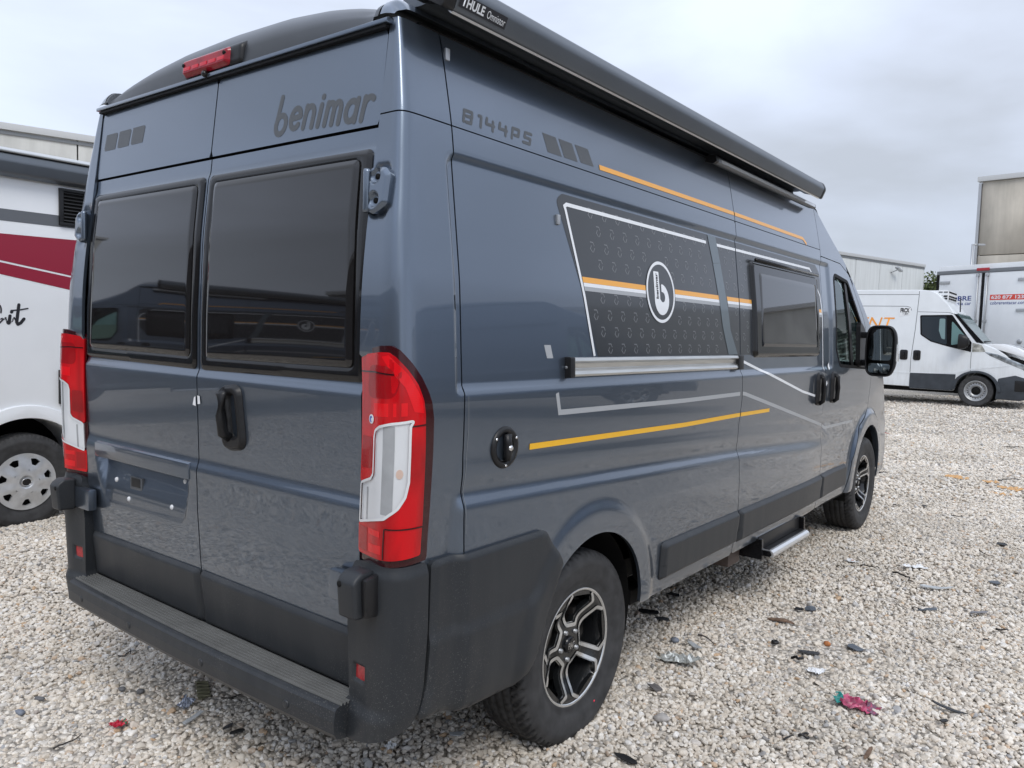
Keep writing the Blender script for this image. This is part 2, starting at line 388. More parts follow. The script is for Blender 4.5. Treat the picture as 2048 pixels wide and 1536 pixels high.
def ribbon_data(P, path, w, step=.03, closed=False):
    pts = [np.array(p, float) for p in path]
    if closed: pts.append(pts[0])
    D = []
    n = len(pts)
    L, Rr = [], []
    for i in range(n):
        a = pts[i-1] if i > 0 else (pts[-2] if closed else None); b = pts[i+1] if i < n-1 else (pts[1] if closed else None)
        d1 = (pts[i]-a)/np.linalg.norm(pts[i]-a) if a is not None else None
        d2 = (b-pts[i])/np.linalg.norm(b-pts[i]) if b is not None else None
        if d1 is None: d1 = d2
        if d2 is None: d2 = d1
        n1, n2 = np.array([-d1[1], d1[0]]), np.array([-d2[1], d2[0]]); mm = n1+n2; mm /= np.linalg.norm(mm); k = w/2/max(.35, float(mm@n1))
        L.append(pts[i]+mm*k); Rr.append(pts[i]-mm*k)
    uv = []
    for i in range(n-1):
        k = max(1, int(np.linalg.norm(pts[i+1]-pts[i])/step))
        for j in range(k + (1 if i == n-2 else 0)):
            t = j/k; uv.append((L[i]*(1-t)+L[i+1]*t, Rr[i]*(1-t)+Rr[i+1]*t))
    A = np.array([a for a, b in uv]); B = np.array([b for a, b in uv])
    k = max(1, int(w/.008)); cols = [A*(1-t)+B*t for t in np.linspace(0, 1, k+1)]
    V = np.concatenate([P(c[:, 0], c[:, 1]) for c in cols]); N = len(A); Fc = []
    for c in range(k):
        for i in range(N-1): Fc.append((c*N+i, (c+1)*N+i, (c+1)*N+i+1, c*N+i+1))
    return list(V), Fc
def poly_data(P, pts, su=.05, sv=.02):
    """flat polygon cut into a lattice and laid on the surface P"""
    bm = bmesh.new(); vv = [bm.verts.new((a, b, 0)) for a, b in pts]; bm.faces.new(vv)
    a = np.array(pts)
    for ax, st in ((0, su), (1, sv)):
        lo, hi = a[:, ax].min(), a[:, ax].max()
        for t in np.arange(lo+st, hi-st*.3, st):
            co = [0, 0, 0]; no = [0, 0, 0]; co[ax] = t; no[ax] = 1
            bmesh.ops.bisect_plane(bm, geom=list(bm.verts)+list(bm.edges)+list(bm.faces), plane_co=co, plane_no=no, dist=1e-6)
    bmesh.ops.triangulate(bm, faces=[f for f in bm.faces if len(f.verts) > 4])
    bm.normal_update(); bm.verts.index_update()
    uv = np.array([v.co[:2] for v in bm.verts]); Fc = []
    for f in bm.faces:
        ids = [v.index for v in f.verts]; Fc.append(ids if f.normal.z > 0 else ids[::-1])
    bm.free(); return list(P(uv[:, 0], uv[:, 1])), Fc
_tcache = {}
def text2d(s, size=1., bold=0., shear=0., space=1., align='LEFT'):
    key = (s, bold, shear, space, align)
    if key not in _tcache:
        c = bpy.data.curves.new('lettering', 'FONT'); c.body = s; c.size = 1.; c.offset = bold; c.shear = shear; c.space_character = space; c.align_x = align
        c.resolution_u = 4
        o = bpy.data.objects.new('lettering', c); COL.objects.link(o); dg = bpy.context.evaluated_depsgraph_get(); dg.update()
        me = bpy.data.meshes.new_from_object(o.evaluated_get(dg))
        V = np.array([v.co[:2] for v in me.vertices]); Fc = [tuple(p.vertices) for p in me.polygons]
        # consistent winding facing +z
        F2 = []
        for f in Fc:
            q = V[list(f)]; ar = 0.5*np.sum(q[:, 0]*np.roll(q[:, 1], -1)-np.roll(q[:, 0], -1)*q[:, 1]); F2.append(f if ar > 0 else f[::-1])
        bpy.data.objects.remove(o); bpy.data.curves.remove(c); bpy.data.meshes.remove(me); _tcache[key] = (V, F2)
    V, Fc = _tcache[key]; return V*size, Fc
def text_data(P, s, u0, v0, size, sx=1., rot=0., **k):
    V, Fc = text2d(s, size, **k); c, sn = math.cos(rot), math.sin(rot)
    x, y = V[:, 0]*sx, V[:, 1]; return list(P(u0+c*x-sn*y, v0+sn*x+c*y)), Fc
def text_fit(P, s, u0, u1, v0, v1, **k):
    """lettering scaled so that its outline fills u0..u1, v0..v1"""
    V, Fc = text2d(s, 1., **k); lo, hi = V.min(0), V.max(0)
    x = u0+(V[:, 0]-lo[0])/(hi[0]-lo[0])*(u1-u0); y = v0+(V[:, 1]-lo[1])/(hi[1]-lo[1])*(v1-v0)
    return list(P(x, y)), Fc
def catmull(pts, n=400):
    pts = np.array(pts, float); Q = np.vstack([2*pts[0]-pts[1], pts, 2*pts[-1]-pts[-2]]); out = []; k = n//(len(Q)-3)
    for i in range(1, len(Q)-2):
        a, b, c, d = Q[i-1:i+3]; t = np.linspace(0, 1, k, endpoint=False)[:, None]
        out.append(.5*((2*b)+(-a+c)*t+(2*a-5*b+4*c-d)*t*t+(-a+3*b-3*c+d)*t**3))
    out.append(Q[-2][None]); out = np.concatenate(out); s = np.concatenate([[0], np.cumsum(np.linalg.norm(np.diff(out, axis=0), axis=1))])
    return out, s
# ================================================================== the camper van (rear wheel hub at x = 0, forward +x, right side -y)
ZK = [.30, .40, .45, .67, .95, 1.05, 1.20, 1.33, 1.41, 1.66, 1.81, 1.91, 2.05, 2.11, 2.30, 2.38, 2.46]
YK = [.935, .962, .978, .990, .992, .998, 1.004, 1.004, .999, .983, .964, .951, .933, .925, .886, .866, .84]
_zz = np.linspace(.2, 2.7, 501); _g = np.exp(-.5*(np.arange(-18, 19)/5.)**2); _g /= _g.sum()
_yy = np.convolve(np.pad(np.interp(_zz, ZK, YK), 18, mode='edge'), _g, 'valid')
_xl = np.convolve(np.pad(np.interp(_zz, [.4, .47, .88, 1.05, 1.3, 1.55, 1.81, 2.0, 2.35, 2.46], [-.928, -.933, -.945, -.950, -.953, -.951, -.942, -.925, -.882, -.866]), 18, mode='edge'), _g, 'valid')
_xx = np.convolve(np.pad(np.interp(_zz, [.4, .47, .66, .88, .95, 1.05, 1.2, 1.37, 1.55, 1.81, 2.0, 2.35, 2.46], [-.875, -.880, -.904, -.920, -.925, -.936, -.941, -.947, -.946, -.936, -.917, -.879, -.864]), 18, mode='edge'), _g, 'valid')
def XL(z): return np.interp(z, _zz, _xl)
def ysf(z): return np.interp(z, _zz, _yy)
def XR(z): return np.interp(z, _zz, _xx)
RW, FW = (.0, .360), (4.035, .430)        # wheel hubs (x, z)
RA, FA = (.015, .425, .372), (4.035, .485, .405)    # arch openings
ZSEAM, ZGUT = 2.105, 2.382
_recess = poly(rnd([(-.765, 1.338), (3.6, 1.338), (3.6, 2.03), (-.765, 2.03)], [.0, 0, 0, .07]))
def side_off(x, z):
    d = _recess(x, z)
    dep = .011*np.where(z > 1.7, sstep(0, -.02, d), sstep(0, -.022, d))*sstep(2.98, 2.9, x)
    o = -dep
    zl = np.interp(x, [-.8, -.75, 1.38, 2.77, 3.3], [1.050, 1.052, .968, .888, .862])
    o = o + (.018*sstep(zl+.006, zl-.056, z)+.008*sstep(zl-.01, zl-.20, z))*sstep(-.76, -.72, x)*sstep(3.2, 2.4, x)
    o = o + .004*sstep(.06, 0, np.abs(z-zl-.055))*sstep(-.76, -.7, x)*sstep(3.0, 2.2, x)
    r = np.hypot(x-RA[0], z-RA[1])-RA[2]; o = o + .011*(1-sstep(.070, .130, r))*sstep(.33, .45, z)
    r = np.hypot(x-FA[0], z-FA[1])-FA[2]; o = o + .026*(1-sstep(.080, .135, r))*sstep(.33, .45, z)
    return o
def taper(x): return 1-.04*np.clip((x-3.7)/1.1, 0, 1)**2
def PS(off=0., sgn=-1):
    def P(x, z):
        y = (ysf(z)+side_off(x, z))*taper(x)+off
        return np.stack([x, sgn*y, z], -1)
    return P
_hp = poly(rnd([(-.995, 1.815), (-.925, 1.815), (-.915, 1.965), (-.995, 1.965)], .015))
_pc, _ps = catmull([(1.0, 0), (1.004, .36), (1.006, .62), (.985, .83), (.90, .945), (.74, .99), (.42, 1.0), (0, 1.0)])
_ps = _ps/_ps[-1]
def PSH(off=0., sgn=-1):
    """rear pillar wrapped round the corner: u = -1 at the door edge, -.75 where the side begins"""
    def P(u, z):
        w = ysf(z); t = np.clip((u+1)/.25, -.2, 1.0)
        fx, fy = np.interp(t, _ps, _pc[:, 0]), np.interp(t, _ps, _pc[:, 1])
        nx = np.interp(fy, [0, .6, .9, 1.0], [1, .95, .6, 0]); ny = np.interp(fy, [0, .6, .9, 1.0], [0, .3, .8, 1])
        fl = np.where(u > -.75, side_off(np.maximum(u, -.75), z), 0)
        bul = .018*sstep(.45, 1.0, fx)*sstep(2.0, 1.6, z)-.040*sstep(.42, .30, t)*sstep(1.440, 1.425, z)
        a = XL(z)+.75
        dn = .016*sstep(0, -.012, _hp(u, z))
        x = np.where(u < -.75, -.75+fx*a-bul-off*nx+dn*.8, u)
        y = np.where(u < -.75, .835+fy*(w-.835)+off*ny-dn*.3, w+fl+off)
        return np.stack([x, sgn*y, z], -1)
    return P
def rear_off(yv, z):
    o = .011*sstep(1.362, 1.330, z)                                    # shoulder under the windows
    zl = 1.050
    o = o + .014*sstep(zl+.004, zl-.048, z)+.007*sstep(zl-.01, zl-.20, z)
    o = o - (.004+.034*sstep(.80, .99, z))*sstep(0, -.016, _plate(yv, z))
    o = o - .006*(sstep(2.082, 2.070, z)*sstep(2.0, 2.03, z))
    return o
_plate = poly(rnd([(.70, .790), (.085, .800), (.050, 1.0), (.755, 1.0)], [.05, .05, .01, .01]))
def PR(off=0.):
    """rear doors; first parameter is -y so that the surface faces backwards"""
    def P(u, z):
        x = XR(z)-rear_off(-u, z)-off-.003*(1-(u/.83)**2)
        return np.stack([x, -u, z], -1)
    return P

van = thing('camper_van', 'dark slate grey high-roof camper van with black rear windows and orange stripes, nearest the camera', 'camper van')
gap = .0028
gapR = [(1.385, 2.370), (1.386, 1.34), (1.396, 1.22), (1.380, 1.09), (1.373, 1.02), (1.380, .92), (1.386, .67), (1.362, .43)]
gapF = [(2.795, 2.370), (2.795, 1.2), (2.802, 1.0), (2.812, .84), (2.808, .67), (2.780, .43)]
f_slide = poly(gapR[::-1]+gapF)
door_F = [(2.795, 1.0), (2.812, .84), (2.808, .67), (2.785, .43), (3.50, .43), (3.56, .66), (3.72, .90), (3.97, 1.02), (4.00, 1.33), (3.76, 1.70), (3.44, 1.995), (3.24, 2.055), (2.795, 2.065)]
f_door = poly(rnd(door_F, [0, 0, 0, 0, .03, .08, .12, .06, .06, .3, .12, .06, .02]))
f_winF = poly(rnd([(3.045, 1.475), (3.13, 1.365), (3.90, 1.335), (3.70, 1.635), (3.39, 1.935), (3.06, 1.965)], [.05, .06, .03, .1, .08, .05]))
f_archR, f_archF = circ(*RA), circ(*FA)
front = [(2.83, 2.377), (3.0, 2.265), (3.15, 2.18), (3.35, 2.075), (3.65, 1.88), (4.0, 1.62), (4.35, 1.36), (4.5, 1.2), (4.62, 1.05), (4.78, .85), (4.85, .6), (4.85, .43)]
def XF(z): return np.interp(z, [b for a, b in front][::-1], [a for a, b in front][::-1])
_ext = lambda u, v: np.full(np.shape(u), -1.)

# body: rear pillar, quarter panel, cab corner
pieces = []
pieces.append(patch_data(PSH(), (-1.0, -.72), (.44, ZSEAM), .008, .012, poly([(-1.001, .45), (-.7228, .45), (-.7228, ZSEAM-.002), (-1.001, ZSEAM-.002)]), .012, xu=[-.7229], xv=[ZSEAM-.0021]))
pieces.append(patch_data(PSH(), (-1.0, -.72), (ZSEAM, ZGUT), .008, .012, poly([(-1.001, ZSEAM+.002), (-.7228, ZSEAM+.002), (-.7228, ZGUT-.010), (-1.001, ZGUT-.010)]), .012, xu=[-.7229], xv=[ZSEAM+.0021, ZGUT-.0101]))
q_lo = sub(poly([(-.7172, .435), (-.7172, ZSEAM-.002)]+[(x-gap, min(z, ZSEAM-.002)) for x, z in gapR]), f_archR)
pieces.append(patch_data(PS(), (-.73, 1.41), (.42, ZSEAM+.01), .012, .0115, q_lo, .014, xu=[-.7171], xv=[ZSEAM-.0021]))
q_hi = poly([(-.7172, ZSEAM+.002), (1.385-gap, ZSEAM+.002), (1.385-gap, ZGUT-.010), (-.7172, ZGUT-.010)])
pieces.append(patch_data(PS(), (-.73, 1.40), (ZSEAM-.01, ZGUT), .016, .012, q_hi, .014, xu=[-.7171, 1.385-gap-.0001], xv=[ZSEAM+.0021, ZGUT-.0101]))
fr = sub(poly([(2.70, .43), (2.70, 2.372)]+front), lambda u, v: f_slide(u, v)-gap, lambda u, v: f_door(u, v)-gap, f_archF)
pieces.append(patch_data(PS(), (2.72, 4.86), (.42, 2.38), .018, .0125, fr, .014, xu=[2.795+gap+.0001]))
# left side, one piece
lf = sub(poly([(-.735, .43), (-.735, 2.372), (2.80, 2.372)]+front), f_winF, f_archR, f_archF)
pieces.append(patch_data(PS(0, 1), (-.74, 4.86), (.42, 2.38), .03, .02, lf, .014, -1))
pieces.append(patch_data(PSH(0, 1), (-1.0, -.73), (.44, ZGUT-.01), .012, .02, poly([(-1.001, .45), (-.738, .45), (-.738, ZGUT-.012), (-1.001, ZGUT-.012)]), .012, -1))
body = multi('body', pieces, M['paint'], van)

# nose: bonnet, windscreen frame
def PN(a, z):
    w = ysf(z)*taper(XF(z)); x = XF(z); b = np.clip(np.abs(a), 0, 1)
    n = .24*np.clip((2.4-z)/.3, 0.2, 1)
    return np.stack([x+n*(1-b**2.4)**(1/2.4), a*w, z], -1)
f_ws = poly(rnd([(-.90, 1.36), (.90, 1.36), (.86, 2.0), (-.86, 2.0)], .05))
nose = patch('nose_panel', PN, (-1, 1), (.43, 2.364), .03, .03, sub(poly([(-1.01, .42), (1.01, .42), (1.01, 2.37), (-1.01, 2.37)]), f_ws), M['paint'], van, flange=0)
patch('windscreen', PN, (-1, 1), (1.3, 2.1), .05, .04, shift(f_ws, .003), M['glass'], van, flange=0)
patch('grille', lambda a, z: PN(a, z)+np.array([.012, 0, 0]), (-.7, .7), (.45, .95), .05, .03, poly(rnd([(-.6, .50), (.6, .50), (.5, .80), (-.5, .80)], .05)), M['black'], van)
for sg in (-1, 1):
    patch('headlight', lambda a, z: PN(a, z)+np.array([.012, 0, 0]), (-1, 1), (.7, 1.2), .03, .02, poly(rnd([(sg*.97, .84), (sg*.70, .86), (sg*.66, .98), (sg*.90, 1.14)][::sg], .03)), M['headlight'], van)

# sliding door, front door
slide = multi('sliding_door', [
    patch_data(PS(), (1.35, 2.82), (.42, ZSEAM+.01), .012, .0115, inter(shift(f_slide, gap), lambda u, v: v-ZSEAM+.002), .014, xu=[1.385+gap+.0008, 2.795-gap-.0001], xv=[ZSEAM-.0021]),
    patch_data(PS(), (1.37, 2.82), (ZSEAM-.01, 2.375), .018, .012, inter(shift(f_slide, gap), lambda u, v: ZSEAM+.002-v), .014, xu=[1.385+gap+.0006, 2.795-gap-.0001], xv=[ZSEAM+.0021, 2.370-gap-.0001])], M['paint'], van)
fdoor = multi('front_door', [patch_data(PS(), (2.77, 4.02), (.42, 2.08), .011, .011, sub(shift(f_door, gap), f_winF, f_archF), .014)], M['paint'], van)
patch('window_glass', PS(-.016), (3.0, 3.95), (1.3, 2.0), .03, .03, shift(f_winF, -.01), M['glass'], fdoor, flange=0)
patch('window_seal', PS(.002), (3.0, 3.95), (1.3, 2.0), .008, .008, inter(shift(f_winF, -.016), sub(_ext, shift(f_winF, .006))), M['rubber_seal'], fdoor, flange=.02)
patch('window_bar', PS(-.006), (3.2, 3.6), (1.3, 2.0), .02, .03, poly([(3.43, 1.345), (3.49, 1.345), (3.375, 1.955), (3.325, 1.955)]), M['black'], fdoor, flange=.012)
patch('mirror_base', PS(.018), (3.5, 3.95), (1.3, 1.75), .02, .02, poly(rnd([(3.56, 1.345), (3.90, 1.335), (3.72, 1.62), (3.60, 1.68)], .03)), M['black'], fdoor, flange=.03)
patch('window_glass', PS(-.016, 1), (3.0, 3.95), (1.3, 2.0), .04, .04, shift(f_winF, -.01), M['glass'], van, flange=0, flip=-1)
# inner lining keeps the joints dark
multi('inner_lining', [patch_data(PS(-.055), (-.75, 4.4), (.42, 2.36), .04, .04, sub(poly([(-.7, .5), (-.7, 2.33), (2.8, 2.33), (2.8, .5)]), circ(RA[0], RA[1], RA[2]+.03)), 0),
                       patch_data(PSH(-.03), (-1.0, -.70), (.46, 2.34), .03, .04, _ext, 0)], M['chassis'], van)
boxo('rear_backing', (-.868, 0, 1.38), (.02, 1.66, 1.86), M['chassis'], van)
boxo('dark_partition', (2.70, 0, 1.40), (.02, 1.70, 1.60), M['chassis'], van)  # unseen black panel added behind the cab to keep the interior dark
boxo('underbody', (1.9, 0, .405), (5.4, 1.36, .09), M['chassis'], van)
for nm, x0, x1, y in (('sill_box', .42, 3.6, .90), ('sill_box', -.80, -.37, .88)):
    for sg in (-1, 1): boxo(nm, ((x0+x1)/2, sg*y, .435), (x1-x0, .10, .06), M['chassis'], van)
boxo('dashboard', (4.05, 0, 1.12), (.55, 1.7, .36), M['black'], van, .08)
for yy in (-.48, .48):
    st = prism('cab_seat', [(2.85, .75), (3.40, .78), (3.42, .92), (3.05, .93), (2.90, 1.62), (2.76, 1.62)], yy-.25, yy+.25, M['black'], van, bev=.05)
    boxo('headrest', (2.83, yy, 1.73), (.10, .27, .18), M['black'], st, .04)
for cx, cz, r in (RA, FA):
    for sg in (-1, 1):
        th = np.linspace(-.35, math.pi+.35, 33); V, Fc = [], []
        for t in th:
            for y in (.955, .62): V.append((cx+r*1.02*math.cos(t), sg*y, cz+r*1.02*math.sin(t)))
        c0 = len(V); V.append((cx, sg*.62, cz))
        for i in range(32): Fc += [(2*i, 2*i+1, 2*i+3, 2*i+2), (2*i+1, c0, 2*i+3)]
        mesh('wheel_well', V, Fc, M['chassis'], van)

# roof with its rails, dark moulded cap at the back
_ry = [0, .30, .50, .62, .70, .755, .785, .81, .835, .856, .872]
_rz = [2.532, 2.524, 2.503, 2.480, 2.458, 2.436, 2.430, 2.438, 2.438, 2.426, 2.383]
_fy = np.linspace(0, .872, 60); _fz = np.convolve(np.pad(np.interp(_fy, _ry, _rz), 2, mode='edge'), [.1, .2, .4, .2, .1], 'valid')
def roof_pt(x, t):
    zr = np.interp(np.abs(t), _fy/.872, _fz); zb = 2.366
    k = np.sqrt(np.clip(1-np.clip((-.735-x)/.155, 0, 1)**2.2, 0, 1))
    rail = np.abs(t) > .90
    k = np.where(rail, np.maximum(k, np.sqrt(np.clip(1-np.clip((-.83-x)/.062, 0, 1)**2, 0, 1))), k)
    zf = 2.366-.62*np.clip(x-2.83, 0, 3); drop = np.clip(x-2.55, 0, 3)**1.6*.20
    z = zb+(zr-zb)*k-drop*np.clip(1.1-np.abs(t)**4*.5, 0, 1.1); z = np.where(x > 2.83, np.minimum(z, zf+(zr-zb)*.6*np.clip(1-(x-2.83)/.7, 0, 1)), z)
    w = .872-.012*(x < -.86)
    return np.stack([x, t*w, z], -1)
xs_cap = np.concatenate([np.linspace(-.890, -.72, 22), np.linspace(-.68, -.30, 8)])
xs_roof = np.concatenate([np.linspace(-.30, 2.5, 24), np.linspace(2.56, 3.45, 16)])
ts = np.concatenate([np.linspace(-1, -.80, 22), np.linspace(-.78, .78, 30), np.linspace(.80, 1, 22)])
def gridmesh(name, P, us, vs, m, parent, flip=False):
    U, V = np.meshgrid(us, vs, indexing='ij'); X = P(U.ravel(), V.ravel()); nv = len(vs)
    Fc = [(i*nv+j, (i+1)*nv+j, (i+1)*nv+j+1, i*nv+j+1) for i in range(len(us)-1) for j in range(nv-1)]
    if flip: Fc = [f[::-1] for f in Fc]
    return mesh(name, X, Fc, m, parent)
def strip(ts): return ts[np.abs(ts) < .905]
gridmesh('roof', roof_pt, xs_roof, ts, M['paint'], van)
gridmesh('roof_cap', roof_pt, xs_cap, ts[np.abs(ts) <= .93], M['spoiler'], van)
for sg in (-1, 1):
    tt = ts[(ts*sg) >= .925]; gridmesh('roof_rail', lambda a, b: roof_pt(a, b)+np.array([0, 0, .002]), xs_cap, tt, M['paint'], van)
prism('rear_header', [(-.905, 2.353), (-.862, 2.353), (-.862, 2.369), (-.893, 2.371), (-.905, 2.365)], -.845, .845, M['paint'], van, bev=.003)
prism('rear_header_seal', [(-.898, 2.344), (-.86, 2.344), (-.86, 2.352), (-.898, 2.352)], -.835, .835, M['rubber_seal'], van)
for sg in (-1, 1):
    gp = PS(.004, sg); zz = [ZGUT-.009, ZGUT-.001]
    V = []; Fc = []; xs = np.linspace(-.80, 2.80, 50)
    for x in xs:
        for o, z in ((-.02, zz[0]), (.001, zz[0]), (.001, zz[1]), (-.02, zz[1])): V.append((x, sg*(ysf(z)+o), z))
    for i in range(len(xs)-1):
        for k in range(4): Fc.append((i*4+k, i*4+(k+1) % 4, i*4+4+(k+1) % 4, i*4+4+k))
    mesh('gutter_seal', V, Fc, M['rubber_seal'], van)

# rear doors
def rdoor(sg):
    # sg=-1 right door (y<0), +1 left door
    a, b = (.003, .829) if sg < 0 else (-.829, -.003)
    zs = [2.082, 2.075]
    lo = poly([(a, .472), (b, .472), (b, 2.072), (a, 2.072)]); hi = poly([(a, 2.080), (b, 2.080), (b, 2.343), (a, 2.343)])
    d = multi('rear_door', [patch_data(PR(), (a-.02, b+.02), (.47, 2.09), .011, .0105, lo, .02, xu=[a+.0001, b-.0001], xv=[2.0719]), patch_data(PR(), (a-.02, b+.02), (2.065, 2.36), .014, .011, hi, .02, xv=[2.0801, 2.3429])], M['paint'], van)
    s = -sg
    def sgn(pts): return [(s*q[0], q[1]) for q in pts][::s]
    fo = poly(rnd(sgn([(.014, 1.358), (.838, 1.366), (.818, 2.014), (.014, 2.014)]), .022))
    inn = poly(rnd(sgn([(.050, 1.400), (.792, 1.406), (.776, 1.986), (.050, 1.986)]), .02))
    fr_ = multi('window_frame', [patch_data(lambda u, v: PR(.003)(u, v)+np.stack([-.006*sstep(0, -.010, fo(u, v))+.004*sstep(.010, 0, inn(u, v)), 0*u, 0*u], -1), (-.86, .86) if 0 else ((0, .86) if sg < 0 else (-.86, 0)), (1.34, 2.03), .0075, .0075, sub(fo, shift(inn, .004)), .03)], M['acrylic_frame'], d)
    patch('window_pane', lambda u, v: PR(.0)(u, v)*np.array([0, 1, 1])+np.stack([XR(v)-.011-.006*sstep(0, -.016, inn(u, v))-.0006*(1-((u-s*.41)/.36)**2)*(1-((v-1.69)/.28)**2), 0*u, 0*u], -1), ((.03, .81) if sg < 0 else (-.81, -.03)), (1.38, 2.0), .008, .008, inn, M['acrylic'], fr_, .012)
    # lower plastic guard
    lg = poly(rnd(sgn([(.004, .4655), (.812, .4655), (.808, .652), (.004, .660)]), .012))
    patch('lower_guard', lambda u, v: PR(.004)(u, v)+np.stack([-.014*sstep(0, -.016, lg(u, v)), 0*u, 0*u], -1), ((0, .82) if sg < 0 else (-.82, 0)), (.455, .68), .010, .008, lg, M['plastic'], d, .02)
    # upper seal line between the roof part and the lower part of the door
    return d
dR, dL = rdoor(-1), rdoor(1)
# plate bar, bolts and bracket on the left door
prism('plate_light_bar', [(XR(1.0)-.034, 1.028), (XR(1.0)-.01, 1.036), (XR(1.0)+.02, 1.036), (XR(1.0)+.02, .975), (XR(1.0)-.022, .968), (XR(1.0)-.032, .972)], .045, .742, M['paint'], dL, bev=.006)
for y, z in ((.618, .888), (.135, .948), (.189, .848), (.50, .83)):
    lathe('plate_bolt', [(0, -.006), (.008, -.006), (.010, -.003), (.010, .012)], M['white_inner'], dL, 12, 'x', (XR(z)-rear_off(np.array(y), np.array(z)), y, z))
xk = float(XR(.893)-rear_off(np.array(.458), np.array(.893)))
bk = boxo('plate_socket', (xk-.002, .458, .893), (.010, .090, .052), M['decal_grey'], dL, .003)
boxo('socket_hollow', (xk-.0065, .458, .899), (.004, .066, .034), M['black'], bk, .001)
# handle on the right door
hf = poly(rnd([(.137, 1.312), (.262, 1.328), (.287, 1.112), (.164, 1.098)], .045, 8))
hw = poly(rnd([(.190, 1.292), (.242, 1.298), (.262, 1.150), (.205, 1.142)], .024))
hd = patch('handle', lambda u, v: PR(.002)(u, v)+np.stack([-.016*sstep(0, -.012, hf(u, v)) + .030*sstep(0, -.010, hw(u, v)), 0*u, 0*u], -1), (.12, .31), (1.08, 1.34), .004, .004, hf, M['black'], dR, .02)
bx = XR(1.22)-.012
tube('handle_lever', [(bx-.012, -.182, 1.298), (bx-.030, -.186, 1.285), (bx-.034, -.192, 1.22), (bx-.031, -.200, 1.160), (bx-.010, -.204, 1.148)], .017, M['black'], hd, 12)
# tape remains across the door gap, and the paint chip marks
def PRp(o): return PR(o)
stick = multi('tape_scrap', [poly_data(PR(.003), [(-.026, 1.236), (-.006, 1.232), (-.006, 1.266), (-.016, 1.262)]), poly_data(PR(.003), [(.006, 1.240), (.022, 1.242), (.020, 1.268), (.006, 1.270)])], M['sticker_white'], van)
# hinges
def hinge(sg):
    s = -sg
    xh = XL(1.89)-.004
    pl = poly(rnd([(s*.842, 1.838), (s*.868, 1.824), (s*.918, 1.848), (s*.922, 1.93), (s*.905, 1.948), (s*.842, 1.952)][::s], .014))
    hp = patch('door_hinge', lambda u, v: np.stack([XL(v)-.020-.008*sstep(0, -.012, pl(u, v))+.03*np.clip(np.abs(u)-.86, 0, 1)+.014*(sstep(.024, .014, np.hypot(u-s*.868, v-1.927))+sstep(.024, .014, np.hypot(u-s*.868, v-1.862))), -u, v], -1), ((.82, .93) if s > 0 else (-.93, -.82)), (1.81, 1.97), .004, .004, pl, M['paint'], van, .03)
    for z in (1.862, 1.927): lathe('hinge_bolt', [(0, -.004), (.008, -.004), (.010, .002)], M['chassis'], hp, 12, 'x', (XL(z)-.012, -s*.868, z))
    lathe('hinge_pin', [(0, -.058), (.010, -.058), (.011, -.05), (.011, .05), (.010, .058), (0, .058)], M['paint'], hp, 14, 'z', (XL(1.89)-.022, -s*.838, 1.89))
    low = boxo('door_hinge', (-.972, sg*.815, .79), (.035, .15, .085), M['paint'], van, .012)
    lathe('hinge_pin', [(0, -.045), (.014, -.045), (.015, -.04), (.015, .04), (.014, .045), (0, .045)], M['paint'], low, 14, 'z', (-.985, sg*.88, .79))
hinge(-1); hinge(1)

# tail lamps
LC, LS = catmull([(-.950, -.828), (-.972, -.90), (-.985, -.955), (-.975, -.992), (-.93, -1.012), (-.845, -1.010), (-.70, -1.006)])
BC, BS = catmull([(-.985, -.70), (-.985, -.835), (-.999, -.92), (-.998, -.965), (-.98, -1.0), (-.94, -1.020), (-.86, -1.022), (-.70, -1.02)])
def PC(C, S, off=0., sgn=-1):
    N = np.gradient(C, axis=0); N = np.stack([-N[:, 1], N[:, 0]], 1); N /= np.linalg.norm(N, axis=1)[:, None]; N = -N
    # make sure the normal points outwards (backwards / right)
    if N[0, 0] > 0: N = -N
    def P(u, z):
        x = np.interp(u, S, C[:, 0])+XL(z)-XL(1.1)+off*np.interp(u, S, N[:, 0]); y = np.interp(u, S, C[:, 1])-(ysf(z)-ysf(1.1))+off*np.interp(u, S, N[:, 1])
        return np.stack([x, -sgn*y, z], -1)
    return P
L_out = [(.002, .872), (.002, 1.448), (.026, 1.458), (.112, 1.472), (.156, 1.474), (.179, 1.464), (.211, 1.432), (.248, 1.39), (.275, 1.35), (.289, 1.32), (.297, 1.276), (.296, 1.148), (.292, 1.006), (.285, .884), (.158, .879), (.06, .872)]
L_in = [(.010, .892), (.010, 1.442), (.03, 1.446), (.112, 1.455), (.150, 1.456), (.168, 1.446), (.198, 1.412), (.228, 1.372), (.248, 1.33), (.256, 1.29), (.258, 1.15), (.258, 1.0), (.252, .905), (.150, .898), (.06, .894)]
L_w = [(.020, 1.092), (.078, 1.112), (.091, 1.126), (.091, 1.225), (.098, 1.246), (.120, 1.258), (.160, 1.269), (.214, 1.277), (.204, 1.262), (.203, 1.226), (.203, 1.112), (.195, 1.072), (.178, 1.042), (.146, 1.012), (.029, .984), (.020, .982)]
M['lens_bright'] = lens_red('lens_bright_red', (.80, .004, .010), (.55, .002, .006)); M['lens_deep'] = lens_red('lens_deep_red', (.36, .001, .005), (.20, .0008, .003))
